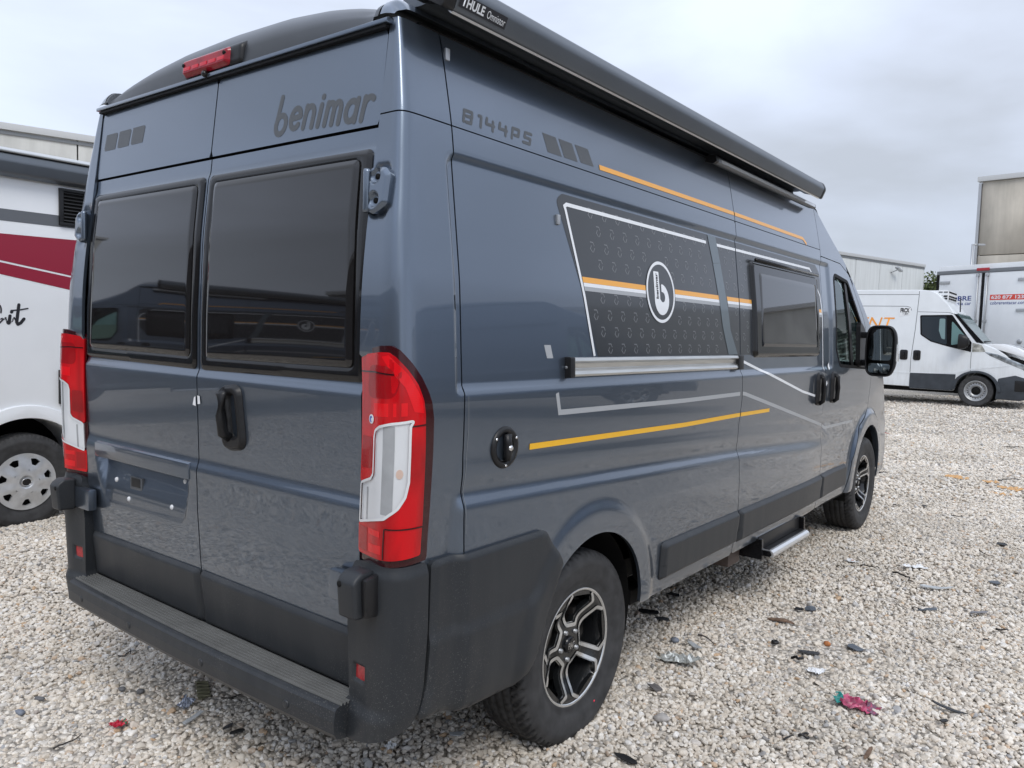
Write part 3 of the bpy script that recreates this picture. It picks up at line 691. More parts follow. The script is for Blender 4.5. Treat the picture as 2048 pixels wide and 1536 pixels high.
def lamp(sgn):
    fl = 1 if sgn < 0 else -1
    fo, fi, fw = poly(rnd(L_out, .004, 2)), poly(rnd(L_in, .006, 2)), poly(rnd(L_w, .008, 3))
    h = patch('tail_lamp', PC(LC, LS, 0, sgn), (-.005, .31), (.86, 1.49), .006, .007, fo, M['lens_dark'], van, .05, fl)
    patch('red_lens', PC(LC, LS, .006, sgn), (-.005, .31), (.86, 1.49), .005, .006, sub(fi, shift(fw, -.003)), M['lens_red'], h, .008, fl)
    multi('clear_rim', [ribbon_data(PC(LC, LS, .0085, sgn), rnd([(a_, b_) for a_, b_ in L_w], .012, 4), .007, .012, closed=True)], M['lens_rim'], h)
    patch('clear_lens', PC(LC, LS, .004, sgn), (0, .23), (.96, 1.30), .005, .005, shift(fw, .001), M['lens_clear'], h, .004, fl)
    for k in range(1):
        patch('amber_bulb', PC(LC, LS, .0055, sgn), (.165, .195), (1.11, 1.16), .003, .003, lambda u, v: np.hypot((u-.180)/.9, (v-1.135)/1.3)-.010, mat('bulb_amber', (.62, .46, .38), .3), h, .002, fl)
    # flutes and dividing steps of the inner reflector
    ln = []
    for a, z0, z1 in ((.148, 1.022, 1.262),): ln.append(ribbon_data(PC(LC, LS, .0048, sgn), [(a, z0), (a, z1)], .036))
    ln.append(ribbon_data(PC(LC, LS, .0048, sgn), [(.056, .990), (.056, 1.085)], .008))
    [multi('lens_flute', [q], M['lens_grey'], h) for q in ln]
    rl = [ribbon_data(PC(LC, LS, .0078, sgn), q, .004, .008) for q in ([(.205, 1.262), (.256, 1.264)], [(.150, .985), (.258, .984)], [(.145, .90), (.148, .985)], [(.014, 1.40), (.09, 1.402), (.165, 1.398)])]
    [multi('lens_step', [q], M['lens_dark'], h) for q in rl]
    br, dk = M['lens_bright'], M['lens_deep']  # lamp interior drawn as flat bright and deep red shapes on the lens
    for nm, q, m_ in (('lens_bright_shape', [(.128, 1.444), (.152, 1.449), (.198, 1.400), (.240, 1.335), (.248, 1.295), (.215, 1.300), (.190, 1.365)], br), ('lens_bright_shape', [(.085, 1.282), (.196, 1.290), (.196, 1.325), (.085, 1.318)], br),
                      ('lens_bowl', rnd([(.050, 1.330), (.165, 1.335), (.180, 1.385), (.150, 1.420), (.060, 1.420)], .03), dk), ('lens_bowl', rnd([(.018, 1.135), (.078, 1.140), (.078, 1.225), (.018, 1.225)], .01), dk),
                      ('lens_bright_shape', [(.075, .908), (.138, .912), (.138, .936), (.075, .932)], br), ('lens_bright_shape', [(.075, .958), (.132, .958), (.132, .975), (.075, .975)], br), ('lens_bowl', [(.016, .905), (.066, .905), (.066, .972), (.016, .972)], dk)):
        multi(nm, [poly_data(PC(LC, LS, .0068, sgn), q, .02, .02)], m_, h)
    bright = [poly_data(PC(LC, LS, .0074, sgn), q) for q in ([(.105, .925), (.143, .925), (.143, .962), (.105, .962)],)]
    return h
lR = lamp(-1); lL = lamp(1)
patch('approval_sticker', PC(LC, LS, .0085), (.05, .10), (1.25, 1.30), .002, .002, circ(.074, 1.274, .0125), M['sticker_white'], lR, .001)
multi('sticker_mark', [patch_data(PC(LC, LS, .0092), (.05, .10), (1.25, 1.30), .0015, .0015, sub(circ(.074, 1.274, .0085), circ(.077, 1.273, .0045)), 0)], M['sticker_blue'], lR)

# bumper: corner pieces, step, buffers
def bumper(sgn):
    fl = 1 if sgn < 0 else -1
    out = [(.105, .355), (.107, .44), (.136, .478), (.124, .60), (.118, .69), (.131, .83), (.142, .872), (.20, .880), (.30, .878), (.424, .878), (.422, .70), (.414, .52), (.400, .455), (.374, .413), (.28, .385), (.20, .366)]
    fo = poly(rnd(out, .012, 3))
    rf = poly(rnd([(.150, .528), (.208, .534), (.208, .584), (.150, .580)], .004))
    def P(u, v):
        o = .016*sstep(.48, .435, v)*sstep(.36, .25, u)-.010*sstep(.84, .88, v)
        # two broad facets meet at a soft vertical edge
        return PC(BC, BS, 0, sgn)(u, v)+(PC(BC, BS, 1, sgn)(u, v)-PC(BC, BS, 0, sgn)(u, v))*(o-.014*sstep(0, -.006, rf(u, v)))[..., None]
    b = patch('bumper_corner', P, (.09, .43), (.35, .89), .0065, .0065, fo, M['plastic'], van, .07, fl)
    patch('red_reflector', PC(BC, BS, -.009, sgn), (.14, .22), (.52, .60), .006, .006, shift(rf, .002), M['reflector'], b, .005, fl)
    # rubber door buffer
    s = sgn; y0, y1 = s*.848, s*.962
    bm = bmesh.new(); pts = [(-1.075, .862), (-1.085, .845), (-1.072, .735), (-.985, .735), (-.985, .872), (-1.05, .872)]
    pts = [(-1.050, .852), (-1.060, .838), (-1.050, .740), (-.985, .738), (-.985, .866), (-1.03, .866)]
    y0, y1 = s*.858, s*.928
    bu = prism('door_buffer', pts, y0, y1, M['plastic'], b, bev=.010, seg=3)
    lathe('buffer_hole', [(0, -.001), (.008, -.001), (.0095, .004)], M['chassis'], b, 14, 'x', (-1.0595, s*.872, .832))
    prism('buffer_base', [(-1.035, .850), (-1.030, .745), (-.97, .742), (-.97, .862)], s*.929, s*.950, M['black'], b, bev=.008)
    # wing panel behind the wheel
    sp = [(-.846, .874), (-.346, .876), (-.318, .866), (-.225, .745), (-.290, .62), (-.350, .47), (-.385, .408), (-.45, .382), (-.66, .392), (-.880, .425), (-.854, .52), (-.847, .70)]
    fs = poly(rnd(sp, [.004, .01, .02, .02, .02, .02, .02, .03, .03, .006, .006, .006], 4))
    def Pq(x, z):
        ln = np.interp(x, [-.85, -.42, -.25], [.66, .665, .74]); o = .010*sstep(ln+.02, ln-.03, z)*sstep(-.30, -.42, x)
        return PS(.012+0*x, sgn)(x, z)+np.stack([0*x, sgn*(.010*sstep(0, -.012, fs(x, z))+o+.004*sstep(-.78, -.84, x)), 0*x], -1)
    patch('wing_guard', Pq, (-.88, -.2), (.36, .89), .011, .009, fs, M['plastic'], van, .03, fl)
bumper(-1); bumper(1)
# step tread with its ribs
def Pst(u, y):
    # u along the profile: top plate from the door outwards, rounded nose, front face
    return None
prof = [(-.78, .452), (-.79, .461), (-.915, .461)]
for i in range(7):
    x = -.922-i*.0122; prof += [(x, .4590), (x-.0015, .4660), (x-.0060, .4660), (x-.0075, .4590)]
prof += [(-1.010, .461), (-1.020, .458), (-1.026, .450), (-1.031, .42), (-1.029, .385), (-1.018, .368), (-.99, .362), (-.90, .362)]
ys_ = np.linspace(-.826, .826, 23); V, Fc, fm = [], [], []
k = len(prof)
for y in ys_:
    bow = -.018*(1-(y/.83)**2)
    for (x, z) in prof: V.append((x+bow*np.clip((-x-.92)/.09, 0, 1), y, z-.0*abs(y)))
for i in range(len(ys_)-1):
    for j in range(k-1):
        Fc.append((i*k+j, (i+1)*k+j, (i+1)*k+j+1, i*k+j+1)); fm.append(0 if 2 < j < 30 else 1)
Fc += [tuple(range(k)), tuple(range((len(ys_)-1)*k, len(ys_)*k))[::-1]]; fm += [1, 1]
stp = mesh('bumper_step', V, Fc, [M['tread_plastic'], M['plastic']], van, smooth=False, fm=fm)
for y in (.70, .30, -.18, -.62):
    lathe('parking_sensor', [(0, -.003), (.010, -.003), (.0125, -.002), (.013, .004)], M['plastic'], stp, 18, 'x', (-1.0305-.018*(1-(y/.83)**2), y, .412))

# side mouldings
for par, a, b in ((body, .545, 1.378), (slide, 1.393, 2.800), (fdoor, 2.813, 3.43)):
    x1b = b-.02 if par is not fdoor else 3.46
    fsd = poly(rnd([(a+.003, .490), (x1b if par is fdoor else b-.015, .493), (b, .655), (a, .655)], [.02 if par is body else .003, .003, .003, .02 if par is body else .003]))
    patch('side_moulding', lambda u, v, f=fsd: PS(.004)(u, v)+np.stack([0*u, -.020*sstep(0, -.017, f(u, v)), 0*u], -1), (a-.01, b+.05), (.48, .67), .012, .006, fsd, M['plastic'], par, .02)

# brake light on the roof edge
M['brake_lens'] = lens_red('brake_lens_red', (.36, .006, .02), (.16, .002, .008))
hb = prism('brake_light', [(-.882, 2.368), (-.900, 2.374), (-.896, 2.435), (-.87, 2.452), (-.76, 2.462), (-.68, 2.41), (-.74, 2.368)], -.150, .198, M['black'], van, bev=.016, seg=3)
lo_ = poly(rnd([(-.190, 2.374), (.092, 2.374), (.092, 2.436), (-.190, 2.436)], .018))
patch('red_lens', lambda u, v: np.stack([-.897-.016*sstep(0, -.012, lo_(u, v))+.08*(v-2.40), -u, v], -1), (-.20, .10), (2.36, 2.45), .005, .004, lo_, M['brake_lens'], hb, .02)
rb_ = mat('red_bright', (.62, .02, .04), .25)
for k in range(5): boxo('lamp_cell', (-.9135+.08*.0, .150-.052*k, 2.397), (.003, .040, .012), rb_, hb, .001)
for yy in (-.076, .172): lathe('lens_screw', [(0, -.004), (.006, -.004), (.007, .004)], M['chassis'], hb, 10, 'x', (-.9115, yy, 2.412))
lathe('rear_camera', [(0, -.014), (.008, -.013), (.011, -.006), (.012, .01)], M['gloss_black'], hb, 16, 'x', (-.905, .045, 2.364))

# awning along the roof edge
ac = rnd([(-.885, 2.425), (-.935, 2.412), (-.995, 2.381), (-1.020, 2.438), (-1.002, 2.474), (-.945, 2.494), (-.885, 2.490)], [.01, .02, .012, .03, .030, .02, .01], 5)
aw = prism('awning_case', ac, -.80, 2.50, M['awning'], van, axis='x', angle=.5)
ac2 = [(a*1.004+.004, 2.438+(b-2.438)*1.05) for a, b in ac]
prism('end_cap', ac2, 2.50, 2.545, M['black'], aw, axis='x', bev=.012); prism('end_cap', ac2, -.845, -.80, M['black'], aw, axis='x', bev=.012)
prism('awning_bracket', [(-.80, 2.428), (-.868, 2.424), (-.900, 2.426), (-.935, 2.417), (-.93, 2.455), (-.80, 2.455)], -.80, 2.46, M['awning'], aw, axis='x')
prism('awning_trim', [(-.992, 2.3835), (-.985, 2.3795), (-.975, 2.3885)], -.80, 2.50, M['alu_bright'], aw, axis='x')
# name plate of the awning
def PA(o):
    # lower outer facet of the case between (-1.000,2.388) and (-1.022,2.425); parameter v runs along it
    a, b = np.array((-1.0022, 2.3975)), np.array((-1.0150, 2.4270)); t = (b-a)/np.linalg.norm(b-a); n = np.array((-t[1], t[0]))
    if n[0] > 0: n = -n
    def P(x, v):
        q = a[None]+t[None]*np.reshape(v, (-1, 1))+n[None]*o; return np.stack([np.ravel(x), q[:, 0], q[:, 1]], -1)
    return P
multi('name_plate', [poly_data(PA(.0022), [(-.790, .0), (-.590, .0), (-.590, .034), (-.790, .034)])], M['text_black'], aw)
multi('name_lettering', [text_fit(PA(.0034), 'THULE', -.784, -.690, .005, .030, bold=.035), text_fit(PA(.0034), 'Omnistor', -.677, -.597, .006, .027)], M['white_vinyl'], aw)
# awning light over the sliding door
lb = prism('door_light', rnd([(-.885, 2.350), (-.925, 2.338), (-.940, 2.345), (-.935, 2.366), (-.90, 2.374)], .005), 1.10, 2.62, M['frame_grey'], van, axis='x', bev=.004)
prism('light_strip', [(-.9405, 2.3465), (-.9365, 2.3625), (-.9345, 2.3625), (-.9385, 2.3465)], 1.16, 2.60, M['lens_clear'], lb, axis='x')
prism('end_cap', rnd([(-.885, 2.345), (-.928, 2.333), (-.945, 2.343), (-.940, 2.370), (-.90, 2.378)], .006), 1.085, 1.112, M['black'], lb, axis='x')

# rail over the sliding door runner
ry0 = -.986
rl = prism('door_rail', rnd([(ry0+.02, 1.438), (ry0-.022, 1.438), (ry0-.026, 1.425), (ry0-.015, 1.418), (ry0-.011, 1.400), (ry0-.022, 1.390), (ry0-.026, 1.380), (ry0-.022, 1.372), (ry0+.02, 1.372)], .003), -.160, 1.310, M['alu'], van, axis='x', angle=.4)
for x0, x1 in ((-.186, -.158), (1.308, 1.372)):
    prism('end_cap', rnd([(ry0+.02, 1.441), (ry0-.026, 1.440), (ry0-.029, 1.369), (ry0+.02, 1.367)], .006), x0, x1, M['black'], rl, axis='x', bev=.003)
lathe('rail_screw', [(0, -.003), (.005, -.003), (.006, .002)], M['frame_grey'], rl, 10, 'x', (-.1865, ry0-.008, 1.404))

# water filler
fy = -ysf(1.164)
fl_ = lathe('filler_ring', [(.042, -.002), (.047, -.008), (.055, -.010), (.062, -.008), (.066, -.002), (.066, .01)], M['black'], van, 40, 'y', (-.527, fy, 1.164))
lathe('filler_well', [(0, .030), (.030, .028), (.043, -.004)], M['chassis'], fl_, 32, 'y', (-.527, fy, 1.164))
tube('filler_knob', [(-.527, fy-.012, 1.124), (-.526, fy-.014, 1.150), (-.526, fy-.014, 1.178), (-.527, fy-.012, 1.206)], .013, M['black'], fl_, 12)
lathe('filler_lock', [(0, -.029), (.008, -.029), (.009, -.024)], M['chrome'], fl_, 14, 'y', (-.526, fy, 1.164))
for t in (.5, 2.6, 4.7): lathe('filler_screw', [(0, -.0112), (.004, -.0112), (.005, -.008)], M['chrome'], fl_, 8, 'y', (-.527+.056*math.cos(t), fy, 1.164+.056*math.sin(t)))

# hinged window in the sliding door
so = poly(rnd([(1.555, 1.425), (2.665, 1.425), (2.665, 1.925), (1.555, 1.925)], .035))
si = poly(rnd([(1.635, 1.478), (2.615, 1.478), (2.615, 1.872), (1.635, 1.872)], .02))
sw = patch('window_frame', lambda u, v: PS(.0)(u, v)+np.stack([0*u, -.019*sstep(0, -.015, so(u, v)), 0*u], -1), (1.54, 2.69), (1.41, 1.94), .010, .010, sub(so, shift(si, .004)), M['acrylic_frame'], slide, .02)
def Psw(u, v): return np.stack([u, -(np.interp(v, [1.4, 1.95], [ysf(1.4)-.008+.004, ysf(1.95)-.004])+.013+.006*sstep(0, -.02, si(u, v))), v], -1)
patch('window_pane', Psw, (1.60, 2.65), (1.45, 1.90), .015, .012, si, M['acrylic'], sw, .012)
tube('window_rail', [(1.60, -(ysf(1.93)+.012), 1.932), (2.66, -(ysf(1.93)+.012), 1.932)], .010, M['acrylic_frame'], sw, 8)

# handles on the right side
def side_handle(par, xc):
    fh = poly(rnd([(xc-.055, 1.12), (xc+.055, 1.11), (xc+.062, 1.30), (xc+.03, 1.328), (xc-.045, 1.325), (xc-.06, 1.28)], .03))
    hh = patch('handle', lambda u, v: PS(.002)(u, v)+np.stack([0*u, -.016*sstep(0, -.014, fh(u, v))+.024*sstep(0, -.012, np.hypot((u-xc-.01)*1.0, (v-1.22)*.55)-.034), 0*u], -1), (xc-.08, xc+.08), (1.09, 1.34), .005, .006, fh, M['black'], par, .015)
    yh = -ysf(1.22)-.014
    tube('handle_lever', [(xc-.028, yh, 1.305), (xc-.03, yh-.022, 1.29), (xc-.03, yh-.026, 1.22), (xc-.028, yh-.022, 1.145), (xc-.026, yh, 1.13)], .014, M['black'], hh, 10)
side_handle(slide, 2.675); side_handle(fdoor, 2.985)

# mirror
mx_, my, mz = 3.58, -1.150, 1.465
def super_lathe(name, sections, m, parent):
    """closed sections: (x, y0, y1, z0, z1, exponent)"""
    V, Fc = [], []; n = 36
    for (x, y0, y1, z0, z1, e) in sections:
        for k in range(n):
            t = 2*math.pi*k/n; c, s = math.cos(t), math.sin(t)
            V.append((x, (y0+y1)/2+(y1-y0)/2*math.copysign(abs(c)**(2/e), c), (z0+z1)/2+(z1-z0)/2*math.copysign(abs(s)**(2/e), s)))
    for i in range(len(sections)-1):
        for k in range(n): Fc.append((i*n+k, i*n+(k+1) % n, (i+1)*n+(k+1) % n, (i+1)*n+k))
    Fc += [tuple(range(n)), tuple(range((len(sections)-1)*n, len(sections)*n))[::-1]]
    return mesh(name, V, Fc, m, parent)
mir = super_lathe('side_mirror', [(3.545, -1.238, -1.066, 1.300, 1.630, 4), (3.538, -1.248, -1.056, 1.288, 1.642, 4), (3.56, -1.256, -1.050, 1.283, 1.647, 4), (3.63, -1.250, -1.055, 1.295, 1.640, 3.5), (3.69, -1.22, -1.075, 1.33, 1.60, 3), (3.715, -1.18, -1.10, 1.38, 1.55, 2.5)], M['black'], van)
mg = lambda u, v: np.stack([3.5365+.02*(u+1.15)**2, u, v], -1)
patch('mirror_glass', lambda u, v: mg(-u, v), (1.05, 1.25), (1.38, 1.64), .008, .008, poly(rnd([(1.078, 1.400), (1.228, 1.400), (1.232, 1.555), (1.205, 1.618), (1.13, 1.618), (1.085, 1.56)], .025)), M['mirror_glass'], mir, .003)
patch('wide_angle_mirror', lambda u, v: mg(-u, v), (1.05, 1.25), (1.28, 1.40), .008, .008, poly(rnd([(1.085, 1.310), (1.215, 1.306), (1.230, 1.375), (1.080, 1.378)], .02)), M['mirror_glass'], mir, .003)
boxo('indicator', (3.60, -1.2545, 1.455), (.07, .012, .12), M['lens_clear'], mir, .005)
for z in (1.375, 1.575): boxo('mirror_arm', (3.66, -1.045, z), (.10, .16, .045), M['black'], mir, .012)

# electric entrance step
es = prism('entry_step', [(-.93, .455), (-1.005, .450), (-1.010, .345), (-.93, .345)], 1.74, 2.42, M['black'], van, axis='x', bev=.006)
prism('step_side_plate', [(-.80, .44), (-1.03, .445), (-1.035, .335), (-.80, .335)], 1.715, 1.738, M['gloss_black'], es, axis='x')
prism('step_side_plate', [(-.80, .44), (-1.03, .445), (-1.035, .335), (-.80, .335)], 2.43, 2.45, M['gloss_black'], es, axis='x')
tr = prism('step_tread', rnd([(-1.012, .378), (-1.060, .378), (-1.074, .369), (-1.078, .354), (-1.072, .340), (-1.012, .340)], .006), 1.775, 2.40, M['alu_bright'], es, axis='x', angle=.5)
prism('tread_grip', [(-1.020, .3782), (-1.050, .3782), (-1.050, .382), (-1.020, .382)], 1.785, 2.39, M['black'], tr, axis='x')
prism('end_cap', rnd([(-1.020, .374), (-1.058, .374), (-1.068, .354), (-1.058, .344), (-1.020, .344)], .006), 1.768, 1.776, M['gloss_black'], tr, axis='x')
boxo('step_motor', (1.64, -.80, .35), (.16, .22, .10), mat('motor_brown', (.10, .075, .065), .6), es, .01)
# ------------------------------------------------------------------ wheels (outer face towards -y, hub at the origin of the wheel)
def tyre_mesh(parent, R=.360, rb=.212, w=.112, blocks=70, m=None):
    half = [(rb-.008, .080), (rb+.004, .092), (rb+.012, .098), (rb+.018, .096), (rb+.035, .107), (rb+.062, .1135), (rb+.090, .1135), (rb+.094, .1150), (rb+.112, .1130), (rb+.116, .1105), (rb+.128, .1055), (R-.010, .0985), (R-.004, .090), (R-.0015, .078), (R-.0005, .064), (R, .060), (R-.008, .0585), (R-.008, .0515), (R, .050), (R+.0006, .036), (R+.0006, .030), (R+.0005, .024), (R-.008, .0225), (R-.008, .0155), (R+.0006, .014), (R+.0008, 0)]
    half = [(r, a*w/.113) for r, a in half]
    prof = [(r, -a) for r, a in half] + [(r, a) for r, a in half[-2::-1]]
    k = len(prof); N = blocks*5
    def rmod(i, j):
        r, a = prof[i]; ph = (j + (2 if a > 0 else 0) + int(abs(a)*140)) % 5
        if r > R-.016 and abs(a) > .055*w/.113 and ph < 2 and (ph == 0 or j % 2): return -.011
        if r > R-.003 and abs(a) < .055*w/.113 and ph == 2: return -.0045
        return 0
    o = lathe('tyre', prof, m or M['tyre'], parent, N, 'y', rmod=rmod)
    return o
def alloy_wheel(name, parent):
    root = bpy.data.objects.new(name, None); COL.objects.link(root); root.parent = parent
    t = tyre_mesh(root)
    def depth(u, v):
        r = np.hypot(u, v)
        return -.088+.040*sstep(.20, .105, r)-.008*sstep(.105, .06, r)+.012*sstep(.045, .0, r)*0
    def P(u, v): return np.stack([u, depth(u, v), v], -1)
    hole0 = [(-.058, .190), (.058, .190), (.080, .158), (.026, .080), (-.026, .080), (-.080, .158)]
    edge0 = [(-.067, .195), (-.089, .159), (-.031, .072), (.031, .072), (.089, .159), (.067, .195)]
    rot = lambda pts, a: [(x*math.cos(a)-y*math.sin(a), x*math.sin(a)+y*math.cos(a)) for x, y in pts]
    holes = [rnd(rot(hole0, 2*math.pi*k/5-.16), [.004, .004, .010, .012, .012, .010]) for k in range(5)]
    fh = union(*[poly(h) for h in holes])
    face = patch('rim', P, (-.215, .215), (-.215, .215), .0055, .0055, sub(circ(0, 0, .2085), fh), M['rim_black'], root, .028)
    segs = []
    for k in range(5):
        pth = rnd(rot(edge0, 2*math.pi*k/5-.16), [0, .008, .014, .014, .008, 0])
        v, f = ribbon_data(lambda u, w: P(u, w)+np.array([0, -.0035, 0]), pth, .0130, .012); b = []
        segs.append((v, f))
        v2, f2 = ribbon_data(lambda u, w: P(u, w)+np.array([0, .004, 0]), pth, .0185, .012); segs.append((v2, f2))
    multi('polished_edge', segs, M['silver'], root)
    lathe('rim_lip', [(.2065, -.086), (.210, -.0925), (.2165, -.0945), (.2205, -.092), (.221, -.080)], M['silver'], root, 96, 'y')
    lathe('rim_barrel', [(.208, -.09), (.196, -.07), (.190, .02), (.196, .09)], M['rim_black'], root, 64, 'y')
    lathe('brake_disc', [(0, -.012), (.07, -.012), (.07, .0), (.148, .0), (.150, .004), (.150, .020), (0, .020)], M['brake'], root, 48, 'y')
    boxo('brake_caliper', (.10, -.002, .085), (.09, .07, .07), M['brake'], root, .012)
    for k in range(5):
        a = 2*math.pi*k/5+.63+.16; c = (.056*math.sin(a), -.054, .056*math.cos(a))
        lathe('wheel_bolt', [(0, -.012), (.007, -.012), (.0085, -.010), (.0085, .004), (.013, .005)], M['zinc'], root, 12, 'y', c)
    cp = lathe('hub_cap', [(0, -.070), (.026, -.069), (.031, -.065), (.033, -.05)], M['gloss_black'], root, 32, 'y')
    Pc = lambda u, v: np.stack([u, 0*u-.0712, v], -1)
    multi('cap_lettering', [text_fit(Pc, 'FIAT', -.021, .021, -.012, .012, bold=.01)], M['silver'], cp)
    return root
def dup_tree(src, parent=None, **kw):
    c = src.copy(); COL.objects.link(c)
    if parent is not None: c.parent = parent
    for ch in list(src.children): dup_tree(ch, c)
    return c
wR = alloy_wheel('wheel', van); wR.location = (RW[0], -.868, RW[1])
wF = dup_tree(wR, van); wF.location = (FW[0], -.880, FW[1]); wF.rotation_euler = (0, .35, 0)
for (x, z) in (RW, FW):
    w = dup_tree(wR, van); w.location = (x, .878, z-.03); w.rotation_euler = (0, .8, math.pi)
lathe('tyre_dot', [(0, -.0012), (.0045, -.0012), (.005, .001)], mat('dot_red', (.8, .04, .08), .5), wR, 12, 'y', (.112, -.1105, -.243+.0))

# ------------------------------------------------------------------ graphics on the van (thin vinyl following the panels)
e1, e2, e3 = .0007, .0015, .0024
def on(*a): return PS(*a)
def gcut(pts_fn): return pts_fn
def split_x(poly_pts):
    """cut a polygon at the two joints of the sliding door so that the vinyl does not bridge them"""
    out = []
    for lo, hi in ((-9, None), ('R', 'F'), ('F2', 9)):
        bm = bmesh.new(); bm.faces.new([bm.verts.new((a, b, 0)) for a, b in poly_pts]); zm = np.mean([b for a, b in poly_pts])
        gx = np.interp(zm, [z for x, z in gapR][::-1], [x for x, z in gapR][::-1]); gf = np.interp(zm, [z for x, z in gapF][::-1], [x for x, z in gapF][::-1])
        lims = {0: (None, gx-.005), 1: (gx+.005, gf-.005), 2: (gf+.005, None)}[len(out) if False else ((-9, None), ('R', 'F'), ('F2', 9)).index((lo, hi))]
        for x, s in ((lims[0], -1), (lims[1], 1)):
            if x is None: continue
            bmesh.ops.bisect_plane(bm, geom=list(bm.verts)+list(bm.edges)+list(bm.faces), plane_co=(x, 0, 0), plane_no=(s, 0, 0), clear_outer=True, dist=1e-6)
        for f in bm.faces: out.append([tuple(v.co[:2]) for v in f.verts])
        bm.free()
    return out
def vinyl(name, polys, m, off=e1, par=None, su=.05, sv=.016):
    parts = []
    for p_ in polys:
        for q in split_x(p_):
            if len(q) >= 3: parts.append(poly_data(on(off), q, su, sv))
    return multi(name, parts, m, par or van)
def line(a, b, w):
    a, b = np.array(a, float), np.array(b, float); d = (b-a)/np.linalg.norm(b-a); n = np.array([-d[1], d[0]])*w/2
    return [tuple(a-n), tuple(b-n), tuple(b+n), tuple(a+n)]
def path_polys(pts, w):
    """mitred band along a path as one polygon per segment"""
    pts = [np.array(p, float) for p in pts]; L, Q = [], []
    for i in range(len(pts)):
        d1 = pts[i]-pts[i-1] if i else pts[1]-pts[0]; d2 = pts[i+1]-pts[i] if i < len(pts)-1 else d1
        d1, d2 = d1/np.linalg.norm(d1), d2/np.linalg.norm(d2); n1, n2 = np.array([-d1[1], d1[0]]), np.array([-d2[1], d2[0]]); mm = n1+n2; mm /= np.linalg.norm(mm)
        k = w/2/max(.35, mm@n1); L.append(pts[i]+mm*k); Q.append(pts[i]-mm*k)
    return [[tuple(Q[i]), tuple(Q[i+1]), tuple(L[i+1]), tuple(L[i])] for i in range(len(pts)-1)]

# large charcoal field behind the white outline; the slate slash interrupts it
panel = rnd([(.030, 1.440), (2.66, 1.440), (2.76, 1.56), (2.775, 1.95), (2.70, 2.000), (-.155, 2.000), (-.195, 1.975)], [.004, .01, .05, .05, .02, .03, .03], 4)
vinyl('charcoal_field', [panel], M['panel_vinyl'], e1)
slash = [(1.055, 1.999), (1.140, 1.999), (1.225, 1.640), (1.345, 1.445), (1.225, 1.445), (1.140, 1.640)]
vinyl('slate_slash', [[(1.050, 1.999), (1.142, 1.999), (1.178, 1.880), (1.092, 1.870)], [(1.092, 1.868), (1.178, 1.878), (1.262, 1.560), (1.350, 1.442), (1.235, 1.442), (1.165, 1.58)]], M['slate_vinyl'], e3)
# little hook pattern
pat = []
hook = [[(-.010, .016), (.004, .016), (.010, .004)], [(-.004, .004), (-.010, -.008), (.000, -.020)], [(.012, -.004), (.004, -.020)]]
rng = np.random.default_rng(3)
for i in range(0, 27):
    for j in range(0, 9):
        cx = .02+.098*i+(.049 if j % 2 else 0); cz = 1.470+.061*j
        x_left = np.interp(cz, [1.44, 1.97], [.055, -.09])
        if cx < x_left or cx > 2.60 or abs(cz-1.702) < .034: continue
        if np.hypot((cx-.535), (cz-1.702)) < .14: continue
        if abs(cx-np.interp(cz, [1.44, 1.64, 2.0], [1.29, 1.19, 1.10])) < .085: continue
        if 1.50 < cx < 2.70 and 1.40 < cz < 1.945: continue
        if abs(cx-1.388) < .025: continue
        for h in hook:
            pat.append(ribbon_data(on(.0011), [(cx+a*1.35, cz+b*1.0) for a, b in h], .0034, .05))
multi('hook_pattern', pat, M['pattern'], van)
# white outline
wl_ = [(.005, 1.442), (-.140, 1.945), (-.146, 1.958), (-.132, 1.966), (1.030, 1.962)]
vinyl('white_outline', path_polys(wl_, .0135)+path_polys([(1.132, 1.962), (2.575, 1.966), (2.625, 1.935)], .0135)+path_polys([(2.690, 1.86), (2.745, 1.81), (2.768, 1.72), (2.768, 1.36), (2.76, 1.335)], .014), M['white_vinyl'], .0019)
vinyl('white_diagonal', path_polys([(1.395, 1.412), (2.345, 1.218), (2.60, 1.180)], .0145), M['white_vinyl'], e2)
# orange, white and grey belt
def belt(a, b): return [(a, 1.0), (b, 1.0)]
for nm, z0, z1, m in (('orange_belt', 1.702, 1.722, 'orange_vinyl'), ('white_belt', 1.688, 1.7015, 'white_vinyl'), ('silver_belt', 1.673, 1.6875, 'silver_vinyl')):
    def sh(z): return np.interp(z, [1.44, 1.97], [.012, -.138])
    vinyl(nm, [[(sh(z0)+.004, z0), (.405, z0), (.405, z1), (sh(z1)+.004, z1)], [(.668, z0), (1.136-(z0-1.70)*.25, z0), (1.136-(z1-1.70)*.25, z1), (.668, z1)], [(1.236-(z0-1.70)*.25, z0), (1.552, z0), (1.552, z1), (1.236-(z1-1.70)*.25, z1)], [(2.678, z0), (2.76, z0), (2.76, z1), (2.678, z1)]], M[m], e2)
